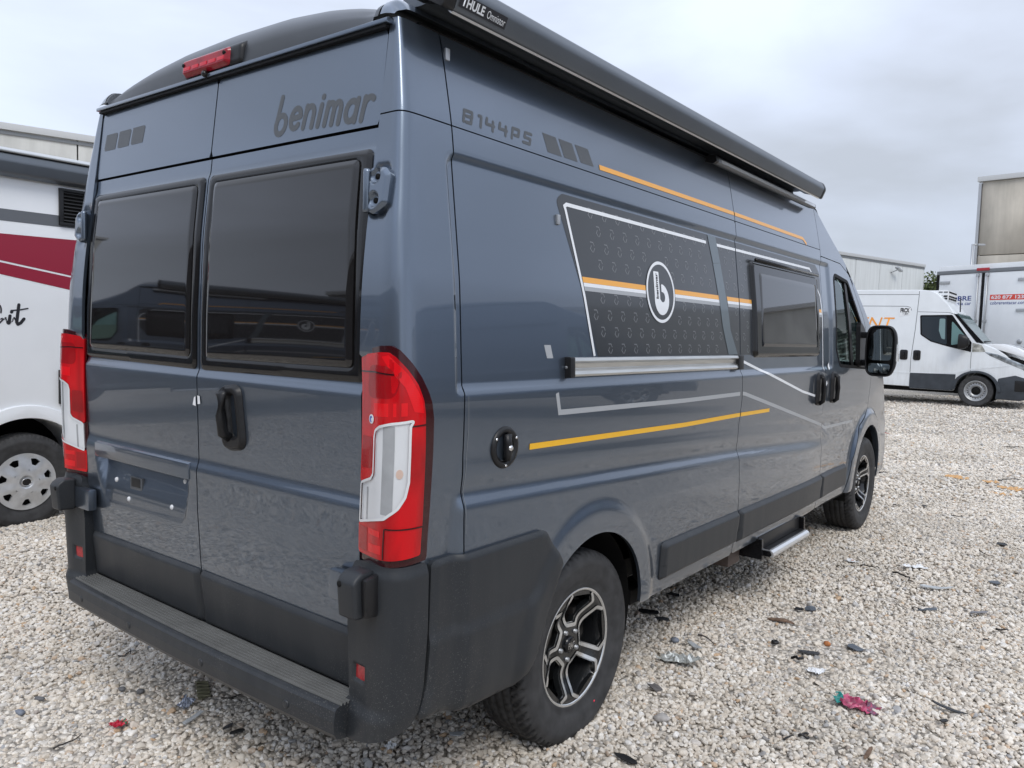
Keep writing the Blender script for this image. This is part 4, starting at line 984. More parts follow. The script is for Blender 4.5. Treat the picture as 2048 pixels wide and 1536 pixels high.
# round emblem: dark disc, white ring and white b with the small vertical word
ec = (.535, 1.702)
f_disc = lambda u, v: np.hypot(u-ec[0], v-ec[1])-.126
multi('emblem_disc', [patch_data(on(e3), (.40, .67), (1.57, 1.84), .01, .01, f_disc, 0)], M['panel_vinyl'], van)
multi('emblem_ring', [ribbon_data(on(.0033), [(ec[0]+.120*math.cos(t), ec[1]+.120*math.sin(t)) for t in np.linspace(0, 2*math.pi, 61)[:-1]], .0125, .02, closed=True)], M['white_vinyl'], van)
bx0, bz0 = ec
f_b = sub(union(poly([(bx0-.058, 1.785), (bx0-.012, 1.785), (bx0-.012, 1.655), (bx0-.058, 1.66)]), lambda u, v: np.maximum(np.hypot((u-(bx0+.005)), (v-1.672))-.064, -1), poly([(bx0-.058, 1.66), (bx0-.012, 1.66), (bx0-.012, 1.74), (bx0-.058, 1.74)])), circ(bx0+.012, 1.682, .021), poly([(bx0-.011, 1.672), (bx0+.004, 1.672), (bx0+.004, 1.75), (bx0-.011, 1.75)]))
multi('emblem_letter', [patch_data(on(.0033), (.45, .62), (1.59, 1.80), .004, .004, f_b, 0)], M['white_vinyl'], van)
Vt, Ft = text_data(lambda u, v: np.stack([u, v], -1), 'benimar', 0, 0, .031, bold=.03); Vt = np.array(Vt); Vt -= Vt.min(0)
sx = .105/Vt[:, 0].max(); q = on(.0040)(bx0-.024-Vt[:, 1]*.9, 1.674+Vt[:, 0]*sx)
multi('emblem_word', [(list(q), Ft)], M['text_black'], van)
# upper orange line, parallelograms, model lettering
vinyl('orange_stripe', path_polys([(.096, 2.136), (1.38, 2.142), (2.46, 2.140), (2.520, 2.112)], .0185), M['orange_vinyl'], e2)
pg = [[(-.262, 2.186), (-.250, 2.186), (-.178, 2.189), (-.150, 2.126), (-.238, 2.124)], [(-.163, 2.184), (-.075, 2.187), (-.048, 2.127), (-.132, 2.125)], [(-.055, 2.188), (.036, 2.191), (.066, 2.131), (-.026, 2.130)]]
vinyl('grey_parallelogram', [[(-.254, 2.188), (-.176, 2.188), (-.152, 2.126), (-.236, 2.126)][::-1]], M['decal_grey'], e1)
vinyl('grey_parallelogram', [[(-.158, 2.188), (-.076, 2.188), (-.052, 2.127), (-.136, 2.127)][::-1]], M['decal_grey'], e1)
vinyl('grey_parallelogram', [[(-.056, 2.189), (.030, 2.190), (.056, 2.130), (-.030, 2.129)][::-1]], M['decal_grey'], e1)
# B144PS from square strokes
h = 1.0
B = {'B': [[(.10, 0), (.10, 1), (.9, 1), (.92, .55), (.36, .54)], [(.88, .54), (.86, .0), (.36, .0)]], '1': [[(.16, .95), (.42, .97), (.42, 0)]],
     '4': [[(.12, 1), (.06, .48), (.92, .48)], [(.80, .86), (.80, 0)]], 'P': [[(.08, 0), (.14, .98), (.90, .98), (.84, .36), (.40, .36)]], 'S': [[(.95, 1), (.20, 1), (.12, .52), (.86, .50), (.80, 0), (.0, 0)]]}
lines, x = [], 0.
for c in 'B144PS':
    wd = .62 if c == '1' else 1.15
    for L in B[c]: lines.append([((x+a)*1.0, b*1.0) for a, b in L])
    x += wd+.30
W = x-.30; u0, u1, z0, z1 = -.668, -.322, 2.131, 2.166
def mapB(pt): return (u0+pt[0]/W*(u1-u0)+.010*pt[1], z0+pt[1]*(z1-z0))
fB = strokes([[mapB(p_) for p_ in L] for L in lines], .0105)
multi('model_lettering', [patch_data(on(e1), (u0-.02, u1+.03), (z0-.02, z1+.02), .0028, .0028, fB, 0)], M['decal_grey'], van)
# lower lines
vinyl('yellow_stripe', path_polys([(-.396, 1.153), (.745, 1.138), (1.345, 1.141), (1.80, 1.139)], .0195)[:3], M['yellow_vinyl'], e2)
vinyl('grey_line', path_polys([(-.250, 1.320), (-.232, 1.254), (-.215, 1.2535), (.735, 1.245), (1.365, 1.247)], .0185)+path_polys([(1.398, 1.247), (1.43, 1.244), (2.785, .985), (2.872, .958), (3.56, .955)], .0185), M['silver_vinyl'], e1)
vinyl('grey_tick', [[(-.292, 1.436), (-.256, 1.436), (-.270, 1.480), (-.308, 1.480)]], M['silver_vinyl'], e1)
# transport tape remnants over the front joint
multi('tape_scrap', [poly_data(on(.006), q) for q in ([(2.735, 1.225), (2.790, 1.235), (2.775, 1.262), (2.745, 1.255)], [(2.802, 1.232), (2.83, 1.25), (2.815, 1.27), (2.802, 1.262)], [(2.855, 1.335), (2.89, 1.35), (2.885, 1.385), (2.862, 1.372)])], M['sticker_white'], van)
for x_, z_ in ((-.705, 2.315), (-.196, 1.905)):
    cl = boxo('screw_clip', (x_, -(ysf(z_)+side_off(np.array([x_]), np.array([z_]))[0])-.004, z_), (.018, .010, .034), M['zinc'], van, .003)

# rear lettering
def ron(o): return PR(o)
arc = lambda cx, cz, rx, rz, a0, a1, n=10: [(cx+rx*math.cos(math.radians(a0+(a1-a0)*i/n)), cz+rz*math.sin(math.radians(a0+(a1-a0)*i/n))) for i in range(n+1)]
# strokes in units: x-height 1, slanted; then mapped to the door
W_ = {'b': ([[(.24, 1.50), (.16, .30)], arc(.46, .26, .32, .42, 180, 540, 20)], .92),
      'e': ([[(.20, .46), (.70, .52)], arc(.44, .46, .30, .44, 12, 318, 18)], .86),
      'n': ([[(.14, 0), (.18, .92)], arc(.42, .56, .25, .35, 180, 0, 8)+[(.66, .0)]], .86),
      'i': ([[(.16, 0), (.19, .88)], [(.21, 1.22), (.213, 1.24)]], .40),
      'm': ([[(.14, 0), (.17, .92)], arc(.36, .60, .20, .31, 180, 0, 8)+[(.55, 0)], arc(.76, .60, .20, .31, 180, 0, 8)+[(.95, 0)]], 1.14),
      'a': ([arc(.42, .44, .29, .42, 60, 360, 18), [(.72, .90), (.70, .0)]], .92),
      'r': ([[(.14, 0), (.16, .92)], arc(.44, .56, .27, .36, 180, 50, 8)], .66)}
lines, x = [], 0.
for c in 'benimar':
    L, wd = W_[c]
    for l in L: lines.append([(x+a+.14*b, b) for a, b in l])
    x += wd+.02
Wt = x
u0, u1, z0, xh = .340, .792, 2.122, .069
fL = strokes([[(u0+a/Wt*(u1-u0), z0-.055*(a/Wt)*.42+b*xh) for a, b in l] for l in lines], .0185)
multi('rear_lettering', [patch_data(ron(.0007), (u0-.03, u1+.015), (2.086, 2.25), .0022, .0022, fL, 0)], M['decal_grey'], dR)
for k in range(3):
    a = -.795+.108*k
    multi('grey_parallelogram', [poly_data(ron(.0007), rnd([(a, 2.190), (a+.092, 2.190), (a+.104+.010*0, 2.255), (a+.010, 2.255)], [.012, .003, .012, .003]))], M['decal_grey'], dL)

# dried water runs below the joints
run_m = mat('dried_water', (.20, .215, .23), .6, 0, .3)
for q in ([(-.703, 1.33), (-.700, 1.24), (-.706, 1.13), (-.712, 1.05), (-.713, .93)], [(-.752, 1.62), (-.745, 1.50), (-.75, 1.44)]):
    multi('water_run', [ribbon_data(on(.0009) if min(a for a, b in q) > -.75 else PSH(.0009), q, .0022, .02)], run_m, van)
# ================================================================== ground
def gravel_ground_mat():
    m = bpy.data.materials.new('gravel_ground'); m.use_nodes = True; nt = m.node_tree; b = nt.nodes['Principled BSDF']
    tc = nt.nodes.new('ShaderNodeTexCoord')
    v = nt.nodes.new('ShaderNodeTexVoronoi'); v.inputs['Scale'].default_value = 34.; v.inputs['Randomness'].default_value = 1.
    nt.links.new(tc.outputs['Object'], v.inputs['Vector'])
    r = nt.nodes.new('ShaderNodeValToRGB'); e = r.color_ramp.elements
    e[0].position = 0.; e[0].color = (.33, .29, .24, 1); e[1].position = 1.; e[1].color = (.66, .61, .54, 1)
    for p_, c in ((.25, (.50, .45, .385)), (.55, (.57, .52, .45)), (.8, (.62, .57, .50))):
        q = e.new(p_); q.color = (*c, 1)
    nt.links.new(v.outputs['Color'], r.inputs[0])
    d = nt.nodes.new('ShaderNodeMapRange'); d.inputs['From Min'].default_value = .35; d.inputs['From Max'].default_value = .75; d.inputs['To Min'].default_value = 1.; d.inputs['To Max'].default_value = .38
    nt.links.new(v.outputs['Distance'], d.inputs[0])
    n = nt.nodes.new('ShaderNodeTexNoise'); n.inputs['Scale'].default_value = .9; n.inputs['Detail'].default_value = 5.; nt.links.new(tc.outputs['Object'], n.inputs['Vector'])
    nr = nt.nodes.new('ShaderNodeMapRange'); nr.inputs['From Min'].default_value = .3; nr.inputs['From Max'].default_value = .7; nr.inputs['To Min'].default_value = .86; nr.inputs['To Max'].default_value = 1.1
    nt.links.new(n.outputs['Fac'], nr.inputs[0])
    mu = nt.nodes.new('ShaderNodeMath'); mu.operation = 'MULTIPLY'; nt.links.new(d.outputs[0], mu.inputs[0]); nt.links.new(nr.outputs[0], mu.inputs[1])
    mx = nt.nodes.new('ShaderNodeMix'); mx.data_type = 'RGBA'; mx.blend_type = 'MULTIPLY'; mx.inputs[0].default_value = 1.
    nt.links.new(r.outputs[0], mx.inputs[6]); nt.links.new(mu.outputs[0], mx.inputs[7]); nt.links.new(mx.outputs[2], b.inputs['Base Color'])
    bp = nt.nodes.new('ShaderNodeBump'); bp.inputs['Strength'].default_value = .9; bp.inputs['Distance'].default_value = .012; bp.invert = True
    nt.links.new(v.outputs['Distance'], bp.inputs['Height']); nt.links.new(bp.outputs[0], b.inputs['Normal'])
    b.inputs['Roughness'].default_value = .85; b.inputs['Specular IOR Level'].default_value = .25
    return m
gx = np.concatenate([np.linspace(-600, -40, 12), np.linspace(-36, 44, 81), np.linspace(50, 700, 12)])
gy = np.concatenate([np.linspace(-600, -36, 12), np.linspace(-32, 44, 77), np.linspace(50, 700, 12)])
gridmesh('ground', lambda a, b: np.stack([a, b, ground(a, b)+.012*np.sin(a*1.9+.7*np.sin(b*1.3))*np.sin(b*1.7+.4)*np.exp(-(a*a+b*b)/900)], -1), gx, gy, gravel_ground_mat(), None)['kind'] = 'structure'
def gz(x, y): return float(ground(x, y)+.012*np.sin(x*1.9+.7*np.sin(y*1.3))*np.sin(y*1.7+.4)*np.exp(-(x*x+y*y)/900))
def gzv(x, y): return ground(x, y)+.012*np.sin(x*1.9+.7*np.sin(y*1.3))*np.sin(y*1.7+.4)*np.exp(-(x*x+y*y)/900)

# loose gravel: instanced stones
def stone_mats():
    m = bpy.data.materials.new('gravel_stone'); m.use_nodes = True; nt = m.node_tree; b = nt.nodes['Principled BSDF']
    oi = nt.nodes.new('ShaderNodeObjectInfo'); r = nt.nodes.new('ShaderNodeValToRGB'); r.color_ramp.interpolation = 'LINEAR'; e = r.color_ramp.elements
    pal = [(0, (.60, .53, .44)), (.10, (.68, .62, .53)), (.28, (.74, .69, .61)), (.42, (.58, .51, .42)), (.55, (.78, .74, .67)), (.66, (.50, .45, .38)), (.76, (.68, .61, .51)), (.84, (.40, .365, .32)), (.90, (.80, .77, .72)), (.935, (.30, .30, .30)), (.955, (.52, .36, .22)), (.98, (.66, .61, .55)), (1.0, (.24, .23, .22))]
    e[0].position = 0; e[0].color = (*pal[0][1], 1); e[1].position = 1; e[1].color = (*pal[-1][1], 1)
    for p_, c in pal[1:-1]: q = e.new(p_); q.color = (*c, 1)
    nt.links.new(oi.outputs['Random'], r.inputs[0])
    tc = nt.nodes.new('ShaderNodeTexCoord'); n = nt.nodes.new('ShaderNodeTexNoise'); n.inputs['Scale'].default_value = 1.6; n.inputs['Detail'].default_value = 4
    nt.links.new(tc.outputs['Object'], n.inputs['Vector'])
    nr = nt.nodes.new('ShaderNodeMapRange'); nr.inputs['From Min'].default_value = .3; nr.inputs['From Max'].default_value = .7; nr.inputs['To Min'].default_value = .82; nr.inputs['To Max'].default_value = 1.08
    nt.links.new(n.outputs['Fac'], nr.inputs[0])
    mx = nt.nodes.new('ShaderNodeMix'); mx.data_type = 'RGBA'; mx.blend_type = 'MULTIPLY'; mx.inputs[0].default_value = 1.
    nl = nt.nodes.new('ShaderNodeTexNoise'); nl.inputs['Scale'].default_value = 1.1; nl.inputs['Detail'].default_value = 5.; nl.inputs['Roughness'].default_value = .6
    nt.links.new(oi.outputs['Location'], nl.inputs['Vector'])
    lr = nt.nodes.new('ShaderNodeValToRGB'); lr.color_ramp.elements[0].position = .32; lr.color_ramp.elements[0].color = (.90, .895, .89, 1); lr.color_ramp.elements[1].position = .62; lr.color_ramp.elements[1].color = (1.13, 1.13, 1.14, 1)
    nt.links.new(nl.outputs['Fac'], lr.inputs[0])
    m2 = nt.nodes.new('ShaderNodeMix'); m2.data_type = 'RGBA'; m2.blend_type = 'MULTIPLY'; m2.inputs[0].default_value = 1.
    nt.links.new(r.outputs[0], mx.inputs[6]); nt.links.new(nr.outputs[0], mx.inputs[7]); nt.links.new(mx.outputs[2], m2.inputs[6]); nt.links.new(lr.outputs[0], m2.inputs[7]); nt.links.new(m2.outputs[2], b.inputs['Base Color'])
    b.inputs['Roughness'].default_value = .78; b.inputs['Specular IOR Level'].default_value = .3
    return m
stone_m = stone_mats()
stone_col = bpy.data.collections.new('stones')
for s in range(9):
    bm = bmesh.new(); bmesh.ops.create_icosphere(bm, subdivisions=3, radius=1.)
    rg = np.random.default_rng(100+s); planes = rg.normal(size=(13, 3)); planes /= np.linalg.norm(planes, axis=1)[:, None]; dd = rg.uniform(.56, .88, 13)
    sc = (1.0, rg.uniform(.68, .92), rg.uniform(.48, .74))
    for v in bm.verts:
        q = np.array(v.co)
        for n_, d_ in zip(planes, dd):
            k = q@n_-d_
            if k > 0: q = q-n_*k*.92
        v.co = (q[0]*sc[0], q[1]*sc[1], q[2]*sc[2])
    for f in bm.faces: f.smooth = True
    me = bpy.data.meshes.new('stone'); bm.to_mesh(me); bm.free(); me.materials.append(stone_m)
    o = bpy.data.objects.new('stone', me); stone_col.objects.link(o)
def inside_rect(x, y, x0, x1, y0, y1): return (x > x0) & (x < x1) & (y > y0) & (y < y1)
def scatter():
    out = []
    Fx, Fy, Rx, Ry = math.cos(yaw), math.sin(yaw), math.sin(yaw), -math.cos(yaw)
    def band(s0, s1, dens, smin, smax, mar):
        smx = s1; wmx = smx*.70+mar
        n = int((s1-s0)*2*wmx*dens); s = RNG.uniform(s0, s1, n); l = RNG.uniform(-wmx, wmx, n)
        k = np.abs(l) < s*.70+mar; s, l = s[k], l[k]
        x = CAM.x+s*Fx+l*Rx; y = CAM.y+s*Fy+l*Ry
        k = ~inside_rect(x, y, -.05, 4.3, -.30, .85) & ~inside_rect(x, y, -1.6, 6, 4.6, 6.2)
        x, y = x[k], y[k]; r = np.clip(RNG.lognormal(math.log((smin*smax)**.5), .28, len(x)), smin*.7, smax*1.5)
        return x, y, r
    bands = [(1.0, 4.2, 5600, .0072, .0140, .9), (4.2, 7.2, 4000, .0078, .0148, 1.2), (7.2, 12., 1500, .0105, .0180, 1.5), (12., 20., 400, .013, .022, 1.5)]
    X, Y, Rr = [np.concatenate(a) for a in zip(*[band(*b) for b in bands])]
    # the rest of the yard round the vans, behind and beside the photographer
    n = 130000; x, y = RNG.uniform(-10, 1, n), RNG.uniform(-8, 9, n); s = (x-CAM.x)*Fx+(y-CAM.y)*Fy; l = (x-CAM.x)*Rx+(y-CAM.y)*Ry
    k = ((s < 1.0) | (np.abs(l) > s*.70+.9)) & ~inside_rect(x, y, -1.6, 6, 4.6, 6.2); x, y = x[k], y[k]
    X, Y, Rr = np.append(X, x), np.append(Y, y), np.append(Rr, np.clip(RNG.lognormal(math.log(.0155), .25, len(x)), .009, .026))
    return X, Y, Rr
gX, gY, gR = scatter()
gZ = gzv(gX, gY)+gR*RNG.uniform(-.05, .65, len(gX))
me = bpy.data.meshes.new('gravel'); me.vertices.add(len(gX)); me.vertices.foreach_set('co', np.stack([gX, gY, gZ], 1).astype(np.float32).ravel())
at = me.attributes.new('rot', 'FLOAT_VECTOR', 'POINT'); at.data.foreach_set('vector', np.stack([RNG.normal(0, .38, len(gX)), RNG.normal(0, .38, len(gX)), RNG.uniform(0, 6.28, len(gX))], 1).astype(np.float32).ravel())
at = me.attributes.new('scl', 'FLOAT', 'POINT'); at.data.foreach_set('value', gR.astype(np.float32))
at = me.attributes.new('pick', 'INT', 'POINT'); at.data.foreach_set('value', RNG.integers(0, 9, len(gX)).astype(np.int32))
grav = bpy.data.objects.new('gravel', me); COL.objects.link(grav); grav['kind'] = 'stuff'; grav['label'] = 'pale crushed stone gravel covering the yard'
ng = bpy.data.node_groups.new('gravel_scatter', 'GeometryNodeTree')
ng.interface.new_socket('Geometry', in_out='INPUT', socket_type='NodeSocketGeometry'); ng.interface.new_socket('Geometry', in_out='OUTPUT', socket_type='NodeSocketGeometry')
ni, no = ng.nodes.new('NodeGroupInput'), ng.nodes.new('NodeGroupOutput')
ci = ng.nodes.new('GeometryNodeCollectionInfo'); ci.inputs['Collection'].default_value = stone_col; ci.inputs['Separate Children'].default_value = True; ci.inputs['Reset Children'].default_value = True
ip = ng.nodes.new('GeometryNodeInstanceOnPoints'); ip.inputs['Pick Instance'].default_value = True
def attr(nm, t):
    a = ng.nodes.new('GeometryNodeInputNamedAttribute'); a.data_type = t; a.inputs['Name'].default_value = nm; return a
a1, a2, a3 = attr('rot', 'FLOAT_VECTOR'), attr('scl', 'FLOAT'), attr('pick', 'INT')
e2r = ng.nodes.new('FunctionNodeEulerToRotation')
ng.links.new(ni.outputs[0], ip.inputs['Points']); ng.links.new(ci.outputs[0], ip.inputs['Instance']); ng.links.new(a3.outputs['Attribute'], ip.inputs['Instance Index'])
ng.links.new(a1.outputs['Attribute'], e2r.inputs[0]); ng.links.new(e2r.outputs[0], ip.inputs['Rotation']); ng.links.new(a2.outputs['Attribute'], ip.inputs['Scale'])
ng.links.new(ip.outputs[0], no.inputs[0])
grav.modifiers.new('scatter', 'NODES').node_group = ng
# ================================================================== white motorhome on the left, its right side at y = 4.06
MY = 4.06
zg = -.11
mh = thing('motorhome', 'white motorhome with crimson and grey stripes and silver hubcap at the left edge', 'motorhome', (0, 0, 0))
def shell(name, outline, y0, y1, m, parent, bev=.05, arches=()):
    """side outline with wheel arch notches extruded over the width"""
    pts = []
    for p_ in outline: pts.append(p_)
    return prism(name, pts, y0, y1, m, parent, bev=bev, seg=3, angle=.5)
def arch_pts(cx, cz, r, zb, n=14, rev=False):
    a0 = math.asin(max(-1, min(1, (zb-cz)/r))); t = np.linspace(math.pi-a0, a0, n)
    q = [(cx+r*math.cos(a), cz+r*math.sin(a)) for a in t]; return q
wx = .03
ol = [(-2.1, .40)] + arch_pts(wx, .30, .445, .40) + [(3.30, .40), (3.30, 2.52), (2.2, 2.74), (-1.9, 2.74), (-2.1, 2.6)]
mb = prism('body', ol, MY, MY+2.20, M['white_paint'], mh, bev=.04, seg=3, angle=.4)
cabp = [(3.29, .38)] + arch_pts(4.35, .30, .42, .38) + [(5.22, .38), (5.25, .72), (5.10, .98), (4.55, 1.20), (3.80, 1.92), (3.29, 2.30)]
prism('cab', cabp, MY+.10, MY+2.10, M['white_paint'], mh, bev=.06, seg=3, angle=.4)
prism('cab_window', [(3.45, 1.25), (4.25, 1.22), (3.85, 1.75), (3.50, 1.85)], MY+.095, MY+.12, M['gloss_black'], mh)
prism('windscreen', [(4.56, 1.235), (4.50, 1.22), (3.86, 1.86), (3.90, 1.89)], MY+.25, MY+1.95, M['gloss_black'], mh)
boxo('underbody', (1.4, MY+1.1, .30), (6.4, 1.7, .2), M['chassis'], mh)
def PM(o=0.): return lambda u, v: np.stack([u, 0*u+MY-o, v], -1)
multi('grey_stripe', [poly_data(PM(.002), [(-2.0, 2.212), (1.9, 2.222), (1.9, 2.310), (-2.0, 2.298)], 9, 9)], M['grey_stripe'], mh)
multi('crimson_stripe', [poly_data(PM(.002), [(-1.9, 2.098), (1.95, 2.150), (1.95, 1.60), (-.133, 1.9265), (-1.9, 2.06)], 9, 9), poly_data(PM(.002), [(-1.9, 2.045), (-.133, 1.912), (1.4, 1.672), (1.0, 1.60), (.323, 1.743), (-.134, 1.825), (-1.9, 2.02)], 9, 9)], M['red_stripe'], mh)
# script lettering (the visible end of the word)
fit = union(strokes([arc(-.165, 1.56, .035, .055, -20, 150, 8)+[(-.185, 1.47), (-.20, 1.40), (-.185, 1.37), (-.165, 1.39), (-.150, 1.455), (-.12, 1.49), (-.10, 1.505)]], .011), strokes([[(-.20, 1.475), (-.12, 1.50)], [(-.10, 1.50), (-.092, 1.465), (-.080, 1.455), (-.060, 1.475), (-.045, 1.51)]], .009),
            strokes([[(-.072, 1.520), (-.080, 1.465)], [(-.012, 1.605), (-.028, 1.475), (-.020, 1.458), (.0, 1.470), (.022, 1.500)]], .022), strokes([[(-.062, 1.548), (-.060, 1.552)]], .022), strokes([[(-.065, 1.560), (-.010, 1.566), (.050, 1.580)], [(-.045, 1.51), (-.028, 1.475)]], .010))
lets = strokes([arc(-.30, 1.49, .032, .032, 60, 330, 10), arc(-.245, 1.49, .025, .032, 200, 0, 8), [(-.33, 1.49), (-.36, 1.46)], [(-.275, 1.475), (-.25, 1.46), (-.22, 1.49), (-.20, 1.475)]], .012)
multi('script_lettering', [patch_data(PM(.0025), (-.42, .08), (1.34, 1.63), .004, .004, union(fit, lets), 0, 1)], M['text_black'], mh)
def grille_(name, x0, x1, z0, z1, n):
    g = boxo(name, ((x0+x1)/2, MY-.006, (z0+z1)/2), (x1-x0, .014, z1-z0), M['chassis'], mh, .004)
    w = .022
    for (a, b, c, d) in ((x0, x1, z0, z0+w), (x0, x1, z1-w, z1), (x0, x0+w*1.3, z0+w, z1-w), (x1-w*1.3, x1, z0+w, z1-w)):
        boxo('grille_frame', ((a+b)/2, MY-.017, (c+d)/2), (b-a, .012, d-c), M['black'], g, .002)
    for i in range(n):
        z = z0+w+(z1-z0-2*w)*(i+.5)/n
        boxo('louvre', ((x0+x1)/2, MY-.018, z), (x1-x0-.06, .016, (z1-z0)/n*.34), M['black'], g, .002, Matrix.Rotation(-.5, 3, 'X'))
grille_('fridge_grille', .272, .72, 2.232, 2.515, 9); grille_('heater_grille', .262, .66, .845, 1.11, 9)
# wheel arch lip
pa = [(wx+.535*math.cos(t), .28+.565*math.sin(t)) for t in np.linspace(.05, math.pi-.05, 40)]; pi_ = [(wx+.447*math.cos(t), .30+.447*math.sin(t)) for t in np.linspace(math.pi-.15, .15, 40)]
prism('arch_trim', pa+pi_, MY-.022, MY+.03, M['white_paint'], mh, bev=.008, angle=.5)
wt = bpy.data.objects.new('wheel_well', None)
V, Fc = [], []
for t in np.linspace(0, math.pi, 25):
    for y in (MY+.02, MY+.45): V.append((wx+.446*math.cos(t), y, .30+.446*math.sin(t)))
c0 = len(V); V.append((wx, MY+.45, .3))
for i in range(24): Fc += [(2*i, 2*i+1, 2*i+3, 2*i+2), (2*i+1, c0, 2*i+3)]
mesh('wheel_well', V, Fc, M['chassis'], mh); del wt
# awning of the motorhome
am = prism('awning_case', rnd([(MY+.02, 2.705), (MY-.085, 2.700), (MY-.11, 2.64), (MY-.09, 2.555), (MY-.03, 2.535), (MY+.02, 2.545)], [.0, .03, .04, .03, .02, 0]), -1.7, 2.6, M['awning'], mh, axis='x', angle=.4)
prism('awning_lid', rnd([(MY+.02, 2.705), (MY-.098, 2.702), (MY-.10, 2.718), (MY-.05, 2.742), (MY+.02, 2.742)], .008), -1.7, 2.6, M['alu'], am, axis='x')
# wheel with a moulded hubcap
def hubcap_wheel(parent):
    root = bpy.data.objects.new('wheel', None); COL.objects.link(root); root.parent = parent
    tyre_mesh(root, .365, .205, .105)
    def dep(u, v):
        r = np.hypot(u, v); return -.098-.022*sstep(.21, .07, r)+.010*sstep(.055, .035, r)-.004*np.cos(7*np.arctan2(v, u))*sstep(.06, .12, r)*sstep(.22, .17, r)
    P = lambda u, v: np.stack([u, dep(u, v), v], -1)
    sl = []
    for k in range(7):
        a = 2*math.pi*k/7+.25
        sl.append(poly(rnd([(r*math.cos(a+b), r*math.sin(a+b)) for r, b in ((.136, -.10), (.180, -.20), (.188, .0), (.180, .20), (.136, .10))], .006)))
    for k in range(5):
        a = 2*math.pi*k/5+.1
        sl.append(poly([(r*math.cos(a+b), r*math.sin(a+b)) for r, b in ((.090, -.07), (.095, -.07), (.095, .07), (.090, .07))]))
    cap = patch('hubcap', P, (-.22, .22), (-.22, .22), .005, .005, sub(circ(0, 0, .218), union(*sl)), M['hubcap'], root, .02)
    lathe('hubcap_back', [(0, -.055), (.20, -.055), (.212, -.07)], M['chassis'], cap, 48, 'y')
    multi('hub_badge', [patch_data(lambda u, v: np.stack([u, 0*u-.1215, v], -1), (-.04, .04), (-.04, .04), .003, .003, lambda u, v: np.hypot(u/1.15, v)-.026, .006)], M['gloss_black'], cap)
    tube('badge_ring', [(.033*math.cos(t), -.1225, .028*math.sin(t)) for t in np.linspace(0, 2*math.pi, 33)], .0022, M['chrome'], cap, 6)
    return root
w1 = hubcap_wheel(mh); w1.location = (wx, MY+.12, .255)
w2 = dup_tree(w1, mh); w2.location = (4.35, MY+.24, .29)
for x, z in ((wx, .255), (4.35, .26)):
    w = dup_tree(w1, mh); w.location = (x, MY+2.05, z-.03); w.rotation_euler = (0, .4, math.pi)

# ================================================================== white delivery van with a damaged nose (local x forward = its heading)
iv = thing('delivery_van', 'white panel van with orange lettering, dark lower cladding and a raised damaged bonnet', 'van', (17.85, -.12, .235), -R_(90))
hw_ = .95
ivp = [(-5.0, .42)] + arch_pts(-3.9, .36, .42, .42) + [(-3.3, .36), (-1.29, .34), (-1.29, .30), (-.43, .30)] + arch_pts(0, .34, .40, .30)[1:-1] + [(.41, .30), (.86, .28), (.92, .34), (.90, .62), (.86, .80), (.62, 1.03), (.36, 1.22), (.10, 1.33), (-.05, 1.38), (-.50, 1.97), (-.62, 2.16), (-.84, 2.40), (-.97, 2.47), (-1.2, 2.49), (-5.0, 2.50), (-5.08, 2.40)]
prism('body', ivp, -hw_, hw_, M['white_dirty'], iv, bev=.055, seg=3, angle=.5)
def PI_(o=0.): return lambda u, v: np.stack([u, 0*u-hw_-o, v], -1)
def flat(name, pts, m, o=.003, th=.012, par=None):
    return prism(name, pts, -hw_-o, -hw_+th, m, par or iv, smooth=False)
fd = flat('side_window', rnd([(-1.16, 1.93), (-.53, 1.945), (-.13, 1.36), (-.13, 1.155), (-.55, 1.25), (-.92, 1.355), (-1.13, 1.50)], [.03, .05, .05, .01, .1, .1, .06]), M['gloss_black'], .004)
flat('window_pane', rnd([(-1.13, 1.90), (-.64, 1.91), (-.60, 1.29), (-.90, 1.375), (-1.10, 1.51)], .03), mat('pane_grey', (.035, .045, .055), .05, 0, .6), .006, par=fd)
flat('window_pane', rnd([(-.66, 1.86), (-.64, 1.40), (-.71, 1.43), (-.77, 1.60), (-.77, 1.86)][::-1], .03), mat('pane_light', (.22, .32, .33), .06, 0, .6), .0075, par=fd)
flat('quarter_pane', rnd([(-.53, 1.82), (-.24, 1.47), (-.20, 1.36), (-.515, 1.29)], .02), mat('pane_teal', (.16, .27, .27), .06, 0, .6), .006, par=fd)
flat('windscreen_edge', [(-.50, 1.965), (-.44, 1.965), (.10, 1.345), (-.04, 1.36)], M['gloss_black'], .003, .10)
prism('windscreen', [(-.44, 1.985), (-.48, 1.96), (-.05, 1.40), (.06, 1.375), (-.02, 1.46)], -.80, .80, mat('screen_teal', (.13, .20, .20), .05, 0, .6), iv)
flat('lower_cladding', rnd([(-1.285, .305), (-.43, .305), (-.40, .50), (-.39, .66), (-1.285, .645)], .01), M['cladding'], .014)
ao = [(.455*math.cos(t), .345+.415*math.sin(t)) for t in np.linspace(-.05, math.pi+.05, 24)]; ai = [(.388*math.cos(t), .34+.375*math.sin(t)) for t in np.linspace(math.pi, 0, 24)]
prism('arch_trim', ao+ai, -hw_-.03, -hw_+.03, M['cladding'], iv, bev=.006)
prism('bumper', rnd([(.37, .18), (.80, .17), (.97, .22), (.97, .62), (.70, .70), (.40, .62)], [.02, .05, .1, .05, .05, .03]), -hw_-.008, hw_+.008, M['cladding'], iv, bev=.03)
prism('headlamp', rnd([(.10, 1.175), (.36, 1.125), (.72, .98), (.90, .90), (.88, .80), (.50, .96), (.22, 1.09)], .02), -hw_-.004, -.55, M['headlight'], iv, bev=.01)
prism('headlamp_gap', [(-.10, 1.345), (.02, 1.30), (.26, 1.18), (.88, .97), (.90, .92), (.30, 1.13), (.06, 1.22)], -hw_+.002, -.2, M['chassis'], iv)
